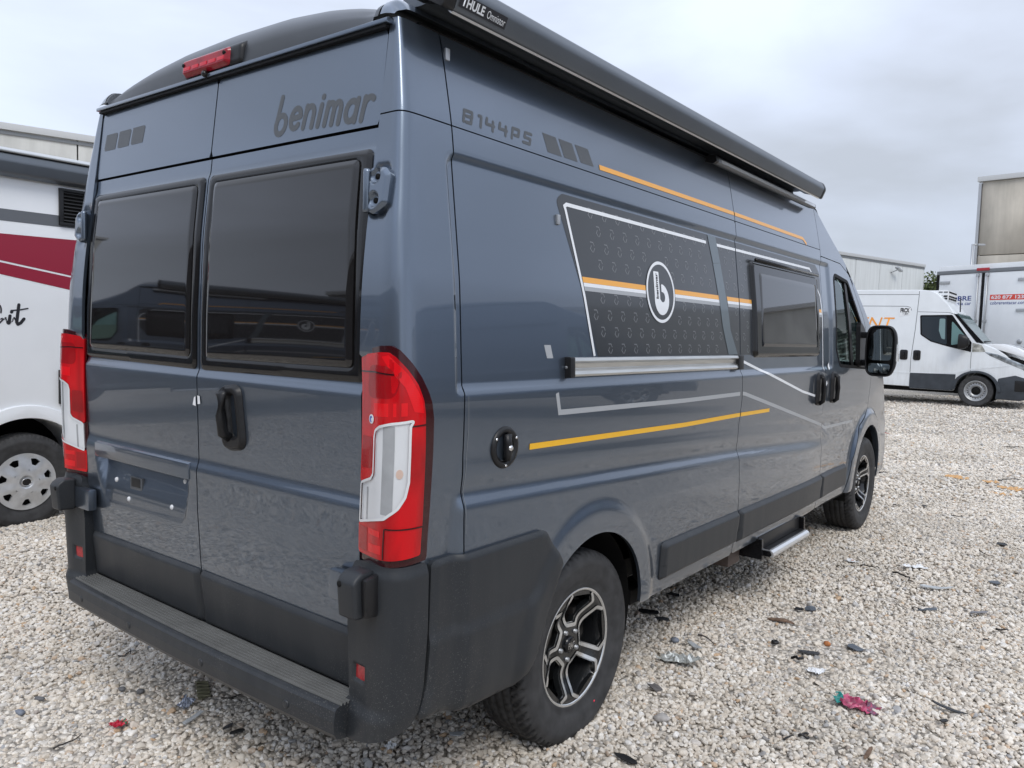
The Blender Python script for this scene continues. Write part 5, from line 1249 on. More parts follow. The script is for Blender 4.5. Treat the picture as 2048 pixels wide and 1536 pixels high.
prism('torn_wing', rnd([(-.115, 1.355), (.06, 1.31), (.14, 1.17), (-.11, 1.155)], .01), -hw_-.004, -hw_+.02, mat('torn_wing_grey', (.36, .36, .33), .6, 0, .4, noise=(14, .6)), iv)
bn = prism('bonnet', [(.06, 1.335), (.44, 1.345), (.70, 1.27), (.93, 1.12), (.93, 1.04), (.62, 1.14), (.30, 1.24)], -.93, .93, M['white_paint'], iv, bev=.02)
prism('grille', rnd([(.80, .45), (.975, .42), (.985, .58), (.95, .85), (.80, .88)], .03), -.80, .80, M['black'], iv)
prism('fog_lamp', rnd([(.70, .36), (.972, .36), (.978, .58), (.70, .60)], .02), -hw_-.012, -.62, M['black'], iv, bev=.01)
for pth, w in (([(-1.205, 2.46), (-1.205, 2.36), (-1.24, 1.61), (-1.29, .99), (-1.29, .34)], .012), ([(-1.21, 2.005), (-.60, 1.995), (-.49, 1.96)], .010), ([(-.125, 1.15), (-.125, .95), (-.12, .74)], .010), ([(-5.0, 2.395), (-1.21, 2.385)], .012), ([(-4.9, 2.13), (-1.45, 2.125), (-1.36, 2.10), (-1.34, 2.03)], .012)):
    for k, (a, b) in enumerate(zip(pth[:-1], pth[1:])): flat('panel_joint', line(a, b, w), M['frame_grey'], .0012+.0003*k, .002)
prism('swage', [(-4.9, .66), (-1.57, .665), (-1.30, .65), (-.42, .70), (-.12, .80), (.60, .90), (.60, .885), (-.12, .775), (-.42, .675), (-1.30, .63), (-4.9, .64)], -hw_-.005, -hw_+.01, M['white_dirty'], iv)
for x0, x1 in ((-1.52, -1.36), (-1.25, -1.10)):
    h_ = prism('door_handle', rnd([(x0, .93), (x1, .93), (x1, 1.155), (x0, 1.155)], .045), -hw_-.012, -hw_+.01, M['black'], iv, bev=.005)
    boxo('handle_lever', ((x0+x1)/2, -hw_-.02, 1.045), (.05, .02, .17), M['gloss_black'], h_, .008)
multi('orange_lettering', [text_fit(PI_(.0045), 'RENT', -2.66, -1.67, 1.62, 1.87, shear=.25)], M['text_orange'], iv)
multi('red_lettering', [text_fit(PI_(.0045), 'CHU', -2.58, -2.10, 1.44, 1.53, bold=.01)], M['text_red'], iv)
flat('white_sticker', [(-1.58, 1.90), (-1.37, 1.94), (-1.35, 2.095), (-1.58, 2.095)], M['sticker_white'], .004)
multi('sticker_lettering', [text_fit(PI_(.0055), 'FRCX', -1.565, -1.38, 1.985, 2.085, bold=.05), text_fit(PI_(.0055), '1 JBT', -1.51, -1.40, 1.925, 1.975, bold=.02)], M['text_black'], iv)
fu = boxo('roof_cooler', (-.92, 0, 2.38), (.46, 1.1, .24), M['white_inner'], iv, .05)
for z in (2.46, 2.37, 2.315):
    for yy in (-.40, -.14, .12, .38): boxo('cooler_slot', (-.688, yy, z), (.012, .20, .034), M['chassis'], fu)
    for x_ in (-.85, -.75): boxo('cooler_slot', (x_, -.552, z), (.075, .012, .034 if z < 2.4 else .020), M['chassis'], fu)
mr = super_lathe('door_mirror', [(-.36, -1.20, -1.02, 1.22, 1.52, 3), (-.34, -1.22, -1.01, 1.20, 1.54, 3), (-.22, -1.20, -1.02, 1.23, 1.50, 3), (-.16, -1.14, -1.05, 1.30, 1.44, 2.5)], M['black'], iv)
boxo('mirror_arm', (-.24, -1.0, 1.28), (.10, .12, .07), M['black'], mr, .01)
tube('aerial', [(-.45, -.5, 2.02), (-.46, -.5, 2.32)], .012, M['black'], iv, 8)
tube('wiper', [(.02, -.6, 1.385), (.10, -.2, 1.395), (.08, .3, 1.39)], .015, M['black'], iv, 6)
boxo('underbody', (-2.2, 0, .34), (5.2, 1.5, .20), M['chassis'], iv)
def steel_wheel(parent):
    root = bpy.data.objects.new('wheel', None); COL.objects.link(root); root.parent = parent
    tyre_mesh(root, .335, .205, .10)
    rm = lathe('rim', [(.205, -.09), (.213, -.098), (.222, -.094), (.219, -.085), (.196, -.080), (.186, -.045), (.178, -.034), (.145, -.030), (.128, -.052), (.118, -.056), (.112, -.045), (.085, -.020), (.0, -.018)][::-1], M['steel_wheel'], root, 64, 'y')
    for k in range(20):
        a = 2*math.pi*k/20; lathe('rim_hole', [(0, -.0345), (.011, -.0345), (.011, -.02)], M['chassis'], rm, 8, 'y', (.162*math.cos(a), 0, .162*math.sin(a)))
    lathe('hub', [(0, -.040), (.06, -.040), (.07, -.03), (.10, -.022)], M['chassis'], rm, 24, 'y')
    return root
w1 = steel_wheel(iv); w1.location = (0, -.84, .325)
w2 = dup_tree(w1, iv); w2.location = (-3.9, -.84, .325)
for x in (0, -3.9):
    w = dup_tree(w1, iv); w.location = (x, .84, .325); w.rotation_euler = (0, 0, math.pi)

# ================================================================== box truck seen from behind
tk = thing('box_truck', 'white box truck seen from its closed rear doors with red telephone number', 'truck', (20.143, .27, .20), math.atan2(-.463, .886))
# local: x = heading (away from the camera), y = to its left
tz = .20
bx_ = boxo('cargo_box', (3.2, 0, 2.18), (6.3, 2.52, 2.36), M['box_white'], tk, .02)
boxo('chassis_frame', (3.0, 0, .80), (6.4, 1.9, .30), M['chassis'], tk)
cb = prism('cab', [(6.55, .45), (8.5, .45), (8.6, 1.3), (8.3, 2.6), (6.55, 2.7)], -1.15, 1.15, M['white_paint'], tk, bev=.06)
def PT(o=0.): return lambda u, v: np.stack([0*u+.0-o, -u, v-tz], -1)
def tflat(name, x0, x1, z0, z1, m, o0=-.01, o1=.02, par=None, bev=0.): return boxo(name, (-(o0+o1)/2, -(x0+x1)/2, (z0+z1)/2-tz), (o1-o0, abs(x1-x0), z1-z0), m, par or tk, bev)
for x0, x1 in ((-1.18, -.045), (.045, 1.18)):
    d_ = tflat('rear_door', x0, x1, 1.15, 3.33, M['box_white'], -.045, .020, bev=.006)
tflat('door_seal', -.030, .030, 1.15, 3.33, M['rubber_seal'], -.045, .012)
tflat('frame_top', -1.26, 1.26, 3.34, 3.43, M['frame_grey'], -.045, .03, bev=.008)
for s in (-1, 1): tflat('frame_post', s*1.19, s*1.262, 1.05, 3.335, M['chassis'], -.045, .025, bev=.006)
tflat('frame_sill', -1.26, 1.26, .98, 1.14, M['frame_grey'], -.045, .03)
for s in (-1, 1):
    tube('lock_rod', [(-.045, s*-.12, 1.15-tz), (-.045, s*-.12, 3.33-tz)], .018, M['zinc'], tk, 10)
    tube('lock_rod', [(-.045, s*-.60, 1.15-tz), (-.045, s*-.60, 1.2-tz)], .018, M['zinc'], tk, 10)
    for z in (1.4, 2.14, 3.28): tflat('rod_bracket', s*.12-.04, s*.12+.04, z-.035, z+.035, M['zinc'], .02, .06, bev=.004)
    for z in (1.5, 2.4, 3.13): tflat('door_hinge', s*1.17, s*.88, z-.035, z+.035, M['zinc'], .02, .045, bev=.006)
tflat('red_marker_lamp', -.16, .16, 3.385, 3.455, mat('marker_red', (.42, .03, .04), .3), .03, .055, bev=.01)
multi('company_lettering', [text_fit(PT(.0225), 'COBRE', -.985, -.27, 2.655, 2.775, bold=.02)], M['text_navy'], tk)
multi('small_lettering', [text_fit(PT(.0225), 'rent a car', -.80, -.265, 2.545, 2.615, bold=.01)], M['text_navy'], tk)
multi('number_panel', [poly_data(PT(.022), [(.21, 2.655), (1.06, 2.655), (1.06, 2.785), (.21, 2.785)], 9, 9)], M['text_red'], tk)
multi('number_lettering', [text_fit(PT(.0235), '620 877 123', .245, 1.035, 2.68, 2.765, bold=.025)], M['white_vinyl'], tk)
multi('web_lettering', [text_fit(PT(.0225), 'cobrerentacar.com', .225, 1.10, 2.545, 2.625, bold=.01)], M['text_navy'], tk)
lathe('round_lock', [(0, -.03), (.05, -.03), (.06, -.02), (.06, .0)], M['zinc'], tk, 20, 'x', (-.015, -1.01, 1.66-tz))
for sx_, sy in ((1.1, .95), (1.1, -.95), (7.3, 1.0), (7.3, -1.0)):
    lathe('wheel', [(0, -.14), (.25, -.14), (.27, -.15), (.44, -.15), (.48, -.12), (.48, .12), (.44, .15), (0, .15)], M['tyre'], tk, 36, 'y', (sx_, sy, .50))

# ================================================================== halls
conc_a = mat('weathered_panel', (.58, .58, .55), .8, 0, .3, noise=(.7, .22, (1.4, 1.4, .5)))
conc_b = mat('pale_metal_panel', (.74, .77, .77), .55, .0, .4, noise=(.9, .09, (3.0, 3.0, .16)))
conc_c = mat('concrete_panel', (.47, .435, .375), .85, 0, .25, noise=(.55, .30, (1.2, 1.2, .55)))
for m_ in (conc_b, conc_c, conc_a): dusty(m_, dust=(.22, .215, .18), amt=.35, scale=(3.2, 3.2, .22), spk_amt=0., zlo=12., zhi=2.)
coping = mat('coping_grey', (.55, .56, .56), .5)
# long hall with vertical panels; its facade runs from far left to behind the delivery van
a_, d_h = np.array((.9, .9)), None
ub = np.array((.9615, -.2747))
C2 = np.array((CAM.x, CAM.y)); Fh = np.array((math.cos(yaw), math.sin(yaw))); Rh = np.array((math.sin(yaw), -math.cos(yaw)))
O_ = np.array((7.65, 26.2))
HZ = 7.78
hall = thing('industrial_hall', 'long pale industrial hall with vertical wall panels behind the vehicles', 'building', (O_[0], O_[1], 0), math.atan2(ub[1], ub[0]))
pw = 3.2; off_ = 59.75-19*3.2
for i in range(-7, 19):
    x0 = off_+i*pw+.05; x1 = x0+pw-.05
    o = boxo('wall_panel', ((x0+x1)/2, .10, HZ/2-.3), (x1-x0, .20, HZ+.0), conc_b if i > 6 else conc_a, hall)
LX0, LX1 = off_-7*pw, 59.75
boxo('wall_core', ((LX0+LX1)/2, 7.1, HZ/2-.3), (LX1-LX0-.1, 13.7, HZ-.2), M['frame_grey'], hall)
boxo('end_wall', (LX1+.05, 7.0, HZ/2-.3), (.15, 14.0, HZ), conc_b, hall)
boxo('coping', ((LX0+LX1)/2, .08, HZ-.22), (LX1-LX0+.2, .36, .22), coping, hall, .02)
boxo('coping_drip', ((LX0+LX1)/2, .04, HZ-.42), (LX1-LX0+.2, .16, .10), M['frame_grey'], hall)
fl2 = boxo('floodlight', (55.2, -.45, 6.95), (.75, .25, .12), M['zinc'], hall, .03, Matrix.Rotation(.35, 3, 'Y'))
tube('floodlight_bracket', [(54.9, 0, 6.7), (55.0, -.45, 6.9)], .04, M['zinc'], hall, 8)

# tall concrete building on the right
P0 = np.array((46.45, 3.95)); uc = -np.array((.168, .986))
CZ = 10.4
cbld = thing('concrete_building', 'tall stained concrete building of square wall panels at the right edge', 'building', (P0[0], P0[1], 0), math.atan2(uc[1], uc[0]))
# local +x runs to the right, local +y away from the camera
for i in range(5):
    for j in range(3):
        z1 = [CZ-.12, 6.35, 3.1][j]; z0 = [6.39, 3.14, -.2][j]; x0 = .12+i*2.35; x1 = x0+2.31
        boxo('wall_panel', ((x0+x1)/2, .10, (z0+z1)/2), (x1-x0, .20, z1-z0), conc_c, cbld, .02, seg=1)
boxo('wall_core', (6.0, 6.2, CZ/2-.3), (11.7, 12.0, CZ-.2), M['frame_grey'], cbld)
boxo('corner_trim', (.04, .06, CZ/2-.2), (.14, .30, CZ), M['zinc'], cbld)
boxo('coping', (6.0, .1, CZ+.02), (12.2, .46, .26), coping, cbld, .02)
# bracket lamp near its corner
Pl = np.array((43.85, 3.75))
lampo = thing('street_lamp', 'thin grey lamp post with short arm beside the concrete building', 'street lamp', (Pl[0], Pl[1], .3), math.atan2(Rh[1], Rh[0]))
tube('post', [(0, 0, -.2), (0, 0, 6.4)], .055, M['zinc'], lampo, 8); tube('arm', [(0, 0, 6.38), (.35, 0, 6.4)], .04, M['zinc'], lampo, 8)
boxo('lamp_head', (.42, 0, 6.38), (.35, .2, .10), M['zinc'], lampo, .02)
# post rail seen from the truck top
# tree between the hall and the truck
leaf_m = mat('dark_foliage', (.12, .15, .06), .7, 0, .3, noise=(1.5, .45)); bark = mat('bark', (.09, .07, .05), .9)
def tree(name, label, loc, h, r, seed):
    t = thing(name, label, 'tree', loc); rg = np.random.default_rng(seed)
    tube('trunk', [(0, 0, -.2), (.05, .03, h*.3), (-.05, .1, h*.55)], .16, bark, t, 8, taper=[1, .8, .5])
    tr_ = t.children[0]
    for k in range(5):
        a = k*1.26; tube('limb', [(0, .05, h*.38), (.5*r*math.cos(a), .5*r*math.sin(a), h*.62), (.8*r*math.cos(a), .8*r*math.sin(a), h*.78)], .06, bark, tr_, 6, taper=[1, .6, .3])
    V, Fc = [], []
    cl = [(rg.normal(0, .42*r), rg.normal(0, .42*r), h*.60+np.clip(rg.normal(0, .13*h), -.25*h, .22*h), rg.uniform(.28, .5)*r) for _ in range(40)]
    for cx, cy, cz, cr_ in cl:
        for _ in range(260):
            d = rg.normal(size=3); d /= np.linalg.norm(d); q = np.array((cx, cy, cz))+d*cr_*rg.uniform(.55, 1.05)
            a, b = rg.normal(size=3), rg.normal(size=3); a /= np.linalg.norm(a); b -= a*(a@b); b /= np.linalg.norm(b); s = rg.uniform(.06, .13)
            i = len(V); V += [q-a*s*1.5, q+b*s*.7, q+a*s*1.5, q-b*s*.7]; Fc.append((i, i+1, i+2, i+3))
    o = mesh('crown', V, Fc, leaf_m, t, smooth=False)
    return t
Pt = np.array((67.1, 9.3)); tree('green_tree', 'bushy dark green tree showing between the pale hall and the truck', (Pt[0], Pt[1], float(ground(Pt[0], Pt[1]))), 7.2, 2.6, 5)
Pt = np.array((72.5, 8.0)); tree('green_tree', 'green tree just above the left end of the box truck', (Pt[0], Pt[1], float(ground(Pt[0], Pt[1]))), 7.0, 2.0, 8)

# ================================================================== what stands behind the photographer (seen in the glossy paint and windows)
def dup_thing(src, loc, rz, label):
    c = src.copy(); COL.objects.link(c); c.location = loc; c.rotation_euler = (0, 0, rz); c['label'] = label
    for ch in list(src.children): dup_tree(ch, c)
    return c
van['group'] = 'dark camper vans in the yard'
dup_thing(van, (-7.7, 7.3, -.1), math.atan2(.58, .81), 'dark camper van parked behind the photographer, mirrored in the rear windows')
dup_thing(van, (6.3, -9.0, .3), math.atan2(.79, .61), 'dark camper van parked opposite, mirrored in the side of the nearest van')
side_hall = thing('storage_hall', 'grey storage hall across the yard, right of the picture, mirrored in the van side', 'building', (38, -30, -.3), math.atan2(-.6, .8))
boxo('wall', (0, 0, 3.1), (10, 40, 6.4), conc_a, side_hall); boxo('coping', (-5.0, 0, 6.35), (.3, 40.2, .25), coping, side_hall)
rear_hall = thing('storage_hall', 'grey storage hall behind the photographer', 'building', (-34, 6, -.3), R_(10))
boxo('wall', (0, 0, 3.3), (10, 70, 6.6), mat('dark_cladding', (.15, .155, .16), .6), rear_hall); boxo('coping', (5.0, 0, 6.65), (.3, 70.2, .25), coping, rear_hall)
# ================================================================== litter and odd stones lying on the gravel
DM = {'foil': M['foil'], 'white': mat('paper_white', (.76, .77, .78), .6, noise=(40, .15)), 'pale': mat('plastic_pale_grey', (.46, .48, .49), .5, noise=(30, .15)),
      'blackp': mat('litter_black', (.014, .014, .015), .45, noise=(40, .4)), 'darkp': mat('litter_dark_grey', (.040, .042, .047), .5, noise=(40, .3)),
      'slate': mat('litter_slate', (.095, .11, .13), .5, noise=(40, .25)), 'grey': mat('litter_grey', (.22, .22, .24), .55, noise=(40, .2)),
      'rust': mat('stone_rust', (.45, .17, .06), .8, noise=(60, .3)), 'bark': mat('bark_brown', (.17, .11, .075), .85, noise=(60, .4)), 'twig': mat('twig_dark', (.035, .03, .027), .7, noise=(60, .4)),
      'pink': mat('wrapper_pink', (.40, .07, .14), .35, noise=(22, .7)), 'teal': mat('wrapper_teal', (.02, .22, .20), .4), 'mauve': mat('wrapper_mauve', (.20, .10, .15), .5, noise=(30, .4)),
      'red': mat('wrapper_red', (.50, .02, .05), .4, noise=(30, .35)), 'green': mat('wrapper_green', (.03, .14, .07), .45), 'bluewr': mat('wrapper_silver', (.42, .46, .55), .3, .4, noise=(50, .5)),
      'olive': mat('plastic_olive', (.22, .21, .13), .55, noise=(30, .2)), 'rubber': mat('rubber_grey', (.13, .12, .115), .7, noise=(50, .3)), 'bluest': mat('stone_blue', (.19, .21, .25), .8, noise=(50, .25)),
      'greyst': mat('stone_grey', (.36, .34, .32), .8, noise=(50, .2)), 'darkst': mat('stone_dark', (.13, .13, .135), .8, noise=(50, .25)), 'redst': mat('stick_red', (.42, .07, .05), .5)}
def place(o, x, y, a, up=.016):
    o.location = (x, y, gz(x, y)+up); o.rotation_euler = (random.uniform(-.14, .14), random.uniform(-.14, .14), a); return o
def shard(name, L, W, m, seed, th=.0035, leaf=False):
    rg = np.random.default_rng(seed); n = 9; pts = []
    for k in range(n):
        t = 2*math.pi*k/n+rg.uniform(-.2, .2); r = rg.uniform(.72, 1.12)
        pts.append((L/2*math.copysign(abs(math.cos(t))**.7, math.cos(t))*r, W/2*math.copysign(abs(math.sin(t))**.7, math.sin(t))*r))
    bm = bmesh.new(); c = rg.uniform(-.25, .35)
    def z(a, b): return c*(a*a)/L+.25*(b*b)/max(W, .01)*rg.uniform(.9, 1.1)
    A = [bm.verts.new((a, b, z(a, b)+th)) for a, b in pts]; B_ = [bm.verts.new((a, b, z(a, b))) for a, b in pts]
    ct, cbm = bm.verts.new((0, 0, th+.001)), bm.verts.new((0, 0, 0))
    for k in range(n):
        j = (k+1) % n; bm.faces.new((A[k], A[j], ct)); bm.faces.new((B_[j], B_[k], cbm)); bm.faces.new((A[j], A[k], B_[k], B_[j]))
    return bm_obj(name, bm, m, None)
def paper(name, L, W, ms, seed, amp=.010, n=13):
    rg = np.random.default_rng(seed); V, Fc, fm = [], [], []
    ed = [1+rg.uniform(-.22, .12) for _ in range(n)]; e2_ = [1+rg.uniform(-.3, .1) for _ in range(n)]
    H = rg.normal(0, 1, (n, n)); H = (H+np.roll(H, 1, 0)*.7+np.roll(H, 1, 1)*.7)/1.6
    for i in range(n):
        for j in range(n):
            a, b = (i/(n-1)-.5)*L*ed[j], (j/(n-1)-.5)*W*e2_[i]; V.append((a+rg.normal(0, .03*L/n), b+rg.normal(0, .08*W/n), abs(H[i, j])*amp+.002))
    for i in range(n-1):
        for j in range(n-1):
            Fc.append((i*n+j, (i+1)*n+j, (i+1)*n+j+1, i*n+j+1))
            fm.append(0 if len(ms) < 2 else (1 if i < 2 else (2 if len(ms) > 2 and (i > n*.62 and (i+j) % 3 != 0) else 0)))
    return mesh(name, V, Fc, ms, None, smooth=False, fm=fm)
def twig(name, L, r, m, seed, fork=False):
    rg = np.random.default_rng(seed); n = 8; p_ = [(L*(i/(n-1)-.5), rg.normal(0, .035*L)+.10*L*math.sin(i*.7+seed), .004+abs(rg.normal(0, .004))) for i in range(n)]
    return tube(name, p_, r, m, None, 6, taper=[1-.6*i/(n-1) for i in range(n)])
def stone(name, L, W, m, seed):
    rg = np.random.default_rng(seed); bm = bmesh.new(); bmesh.ops.create_icosphere(bm, subdivisions=2, radius=1.); pl = rg.normal(size=(8, 3)); pl /= np.linalg.norm(pl, axis=1)[:, None]; dd = rg.uniform(.6, .9, 8)
    for v in bm.verts:
        q = np.array(v.co)
        for a, b in zip(pl, dd):
            k = q@a-b
            if k > 0: q = q-a*k*.9
        v.co = (q[0]*L/2, q[1]*W/2, q[2]*min(L, W)*.42)
    return bm_obj(name, bm, m, None, smooth=True, angle=.8)
DEBRIS = [
    ('paper', 'crumpled_foil', 'scrap', 'crumpled white foil sheet lying on gravel right of the rear wheel', 0.854, -0.978, -1.571, 0.19, 0.0597, 3.6, 'foil'),
    ('shard', 'plastic_strip', 'scrap', 'pale grey plastic strip just beyond the crumpled white foil', 1.053, -0.966, -2.258, 0.123, 0.0216, 3.76, 'pale'),
    ('ring', 'rubber_plug', 'scrap', 'small round black rubber plug left of the orange stone', 1.344, -1.251, -0.892, 0.04, 0.039, 3.82, 'blackp'),
    ('stone', 'orange_stone', 'stone', 'rusty orange stone beside the dark slate shard', 1.491, -1.455, -0.905, 0.036, 0.0219, 3.81, 'rust'),
    ('shard', 'plastic_shard', 'scrap', 'long dark grey plastic shard above the black clip', 1.319, -1.418, -1.362, 0.106, 0.0307, 3.7, 'darkp'),
    ('clip', 'broken_clip', 'scrap', 'twisted black plastic clip under the long dark grey shard', 1.204, -1.401, -1.697, 0.055, 0.0369, 3.62, 'blackp'),
    ('shard', 'slate_shard', 'scrap', 'leaf-shaped slate grey shard right of the orange stone', 1.506, -1.581, -1.752, 0.083, 0.043, 3.75, 'slate'),
    ('paper', 'folded_paper', 'scrap', 'folded white paper scrap between black clip and pink wrapper', 1.127, -1.508, -1.681, 0.072, 0.0445, 3.49, 'white'),
    ('paper', 'pink_wrapper', 'wrapper', 'torn pink and purple wrapper with a teal end', 0.895, -1.736, -1.543, 0.177, 0.0525, 3.17, 'pink'),
    ('shard', 'black_shard', 'scrap', 'black half of a snapped plastic piece nearest the step', 1.867, -1.199, -1.396, 0.052, 0.0245, 4.26, 'blackp'),
    ('shard', 'grey_shard', 'scrap', 'purplish grey half of a snapped plastic piece nearest the step', 1.911, -1.244, -1.093, 0.063, 0.03, 4.27, 'slate'),
    ('bark', 'bark_strip', 'bark', 'brown strip of splintered bark left of the snapped plastic pieces', 1.65, -1.174, -1.518, 0.15, 0.0183, 4.11, 'bark'),
    ('twig', 'black_stick', 'stick', 'straight black stick left of the white scrap beyond the step', 2.891, -1.321, -1.744, 0.116, 0.0128, 5.0, 'twig'),
    ('paper', 'white_scrap', 'scrap', 'small pale scrap beyond the torn wire on the right', 3.087, -1.537, -0.806, 0.137, 0.032, 5.02, 'white'),
    ('twig', 'dark_wire', 'wire', 'bent dark wire ending at a pale strip on the right', 2.799, -1.538, -2.231, 0.199, 0.0153, 4.79, 'twig'),
    ('shard', 'pale_strip', 'scrap', 'long curled pale plastic strip following the dark wire', 2.708, -1.722, -1.211, 0.185, 0.0176, 4.61, 'pale'),
    ('shard', 'blue_grey_shard', 'scrap', 'blue grey shard with a wire hook below the pale strip', 2.293, -1.757, -1.05, 0.125, 0.0217, 4.26, 'slate'),
    ('shard', 'flat_grey_piece', 'scrap', 'flat lavender grey piece right of the blue grey shard', 2.421, -1.98, -0.925, 0.111, 0.0189, 4.22, 'grey'),
    ('twig', 'dark_bar', 'stick', 'short dark bar near the right edge of the photo', 2.204, -2.108, -1.608, 0.054, 0.0152, 3.98, 'twig'),
    ('shard', 'black_bit', 'scrap', 'tiny black bit left of the short dark bar', 2.007, -2.059, -1.412, 0.025, 0.0123, 3.85, 'blackp'),
    ('shard', 'triangular_shard', 'scrap', 'triangular blue grey shard near the right edge', 3.079, -1.986, -0.785, 0.066, 0.0302, 4.74, 'slate'),
    ('shard', 'black_scrap', 'scrap', 'ragged black scrap farthest up on the right edge', 4.163, -1.911, -1.543, 0.072, 0.0288, 5.64, 'blackp'),
    ('twig', 'thin_twig', 'twig', 'thin dark twig left of the ragged black scrap', 3.774, -1.855, -2.238, 0.144, 0.0103, 5.37, 'twig'),
    ('shard', 'dark_moulding', 'scrap', 'long narrow dark moulding piece lying right of the pink wrapper', 1.083, -2.038, -1.596, 0.118, 0.018, 3.13, 'darkp'),
    ('shard', 'black_bit', 'scrap', 'black bit just below the long dark moulding piece', 0.96, -2.04, -0.512, 0.037, 0.0174, 3.03, 'blackp'),
    ('twig', 'black_strip', 'scrap', 'black strip in the foreground left of the open black loop', 0.454, -1.611, -0.725, 0.047, 0.0111, 2.9, 'blackp'),
    ('loop', 'cable_loop', 'cable', 'open black cable loop in the foreground below the pink wrapper', 0.502, -1.651, -0.9, 0.037, 0.026, 2.91, 'blackp'),
    ('bark', 'wood_splinter', 'wood', 'weathered brown wood splinter at the bottom edge of the photo', 0.514, -1.871, -0.019, 0.107, 0.0142, 2.79, 'bark'),
    ('shard', 'black_wedge', 'scrap', 'black wedge of plastic at the bottom edge below the rear wheel', -0.067, -1.22, -1.669, 0.091, 0.0382, 2.72, 'blackp'),
    ('shard', 'black_fragment', 'scrap', 'flat black fragment on the gravel just in front of the rear wheel', 1.312, -0.582, -1.204, 0.12, 0.0295, 4.2, 'blackp'),
    ('shard', 'dark_fragment', 'scrap', 'purplish black fragment beside the flat black fragment', 1.274, -0.672, -1.307, 0.088, 0.0236, 4.12, 'darkp'),
    ('shard', 'small_black_piece', 'scrap', 'small black piece under the sill before the rear wheel', 1.655, -0.557, -1.457, 0.08, 0.0229, 4.49, 'blackp'),
    ('stone', 'blue_stone', 'stone', 'blue grey stone between the rear wheel and the bent wire', 1.064, -0.855, -1.198, 0.049, 0.022, 3.84, 'bluest'),
    ('twig', 'bent_wire', 'wire', 'bent black wire beside the blue grey stone', 1.167, -0.977, -1.571, 0.1, 0.0098, 3.85, 'twig'),
    ('shard', 'bottle_cap', 'cap', 'white bottle cap with an orange mark beyond the entry step', 2.968, -1.19, -0.888, 0.055, 0.0393, 5.14, 'white'),
    ('shard', 'rubber_scrap', 'scrap', 'curved grey rubber scrap below the crumpled foil', 0.519, -1.029, -1.946, 0.071, 0.0358, 3.3, 'rubber'),
    ('stone', 'grey_pebble', 'stone', 'large smooth grey pebble left of the curved rubber scrap', 0.295, -1.172, -0.889, 0.068, 0.0388, 3.04, 'greyst'),
    ('shard', 'grey_slab', 'scrap', 'flat grey slab on the gravel below the rear bumper corner', -0.305, -0.649, -0.902, 0.055, 0.0221, 2.88, 'pale'),
    ('paper', 'white_leaf', 'scrap', 'small white leaf-like scrap below the rear bumper', -0.522, -0.526, -0.128, 0.039, 0.016, 2.79, 'white'),
    ('shard', 'olive_plate', 'scrap', 'ribbed olive plastic plate lying under the rear step', -0.673, 0.433, -2.043, 0.2, 0.0498, 3.25, 'olive'),
    ('shard', 'blade_shard', 'scrap', 'pale grey blade-shaped piece below the olive plate', -0.827, 0.241, 0.247, 0.119, 0.0211, 3.01, 'pale'),
    ('shard', 'black_chip', 'scrap', 'black chip right of the pale blade-shaped piece', -0.784, 0.013, -0.165, 0.073, 0.026, 2.91, 'blackp'),
    ('shard', 'small_black_chip', 'scrap', 'smaller black chip touching the black chip below the bumper', -0.786, 0.073, -0.02, 0.049, 0.0169, 2.94, 'darkp'),
    ('paper', 'red_wrapper', 'wrapper', 'red and green wrapper in the left foreground', -1.026, 0.413, 0.032, 0.063, 0.0321, 2.96, 'red'),
    ('twig', 'black_twig', 'twig', 'forked black twig in the left foreground above the red wrapper', -0.693, 1.008, 0.009, 0.108, 0.0092, 3.59, 'twig'),
    ('stone', 'slate_stone', 'stone', 'dark slate stone left of the red wrapper', -1.122, 0.877, -0.9, 0.043, 0.0162, 3.17, 'darkst'),
    ('stone', 'slate_stone', 'stone', 'bluish dark stone at the left edge of the foreground', -1.217, 0.812, -0.896, 0.045, 0.0234, 3.05, 'bluest'),
    ('twig', 'black_wire', 'wire', 'curved black wire in the left bottom corner', -1.2, 0.428, 0.31, 0.111, 0.009, 2.83, 'twig'),
    ('twig', 'black_wire', 'wire', 'thin black wire under the right half of the rear step', -0.626, 0.27, 0.0, 0.122, 0.0081, 3.19, 'twig'),
    ('paper', 'silver_wrapper', 'wrapper', 'small blue and silver wrapper beside the olive plate', -0.78, 0.374, 0.514, 0.071, 0.028, 3.13, 'bluewr'),
    ('stone', 'slate_stone', 'stone', 'dark grey stone below the middle of the rear step', -0.837, 0.625, -0.684, 0.035, 0.0248, 3.24, 'darkst'),
    ('stone', 'slate_stone', 'stone', 'charcoal stone just left of the dark grey stone below the step', -0.873, 0.706, -1.12, 0.034, 0.0187, 3.26, 'darkst'),
    ('twig', 'brown_twig', 'twig', 'thin brown twig beyond the front wheel', 6.746, -0.55, -1.081, 0.085, 0.0163, 8.51, 'twig'),
    ('twig', 'brown_twig', 'twig', 'short dark twig right of the front wheel', 5.085, -1.03, -1.626, 0.073, 0.0132, 6.91, 'twig'),
    ('shard', 'black_crumb', 'scrap', 'small ragged black crumb beside the short dark twig', 5.215, -1.223, -1.522, 0.041, 0.0264, 6.89, 'blackp'),
    ('twig', 'brown_twig', 'twig', 'thin flat twig below the ragged black crumb', 4.953, -1.512, -1.408, 0.086, 0.0125, 6.51, 'twig'),
    ('twig', 'long_twig', 'twig', 'long dark twig by the orange crumbs', 7.205, -1.652, -0.577, 0.356, 0.0157, 8.2, 'twig'),
    ('twig', 'metal_rod', 'rod', 'long thin grey rod at the right edge near the delivery van', 10.037, -1.424, -2.109, 0.349, 0.0202, 10.58, 'twig'),
    ('twig', 'red_stick', 'stick', 'thin red stick beyond the front wheel', 10.491, 0.243, -1.396, 0.115, 0.0191, 11.95, 'redst'),
]
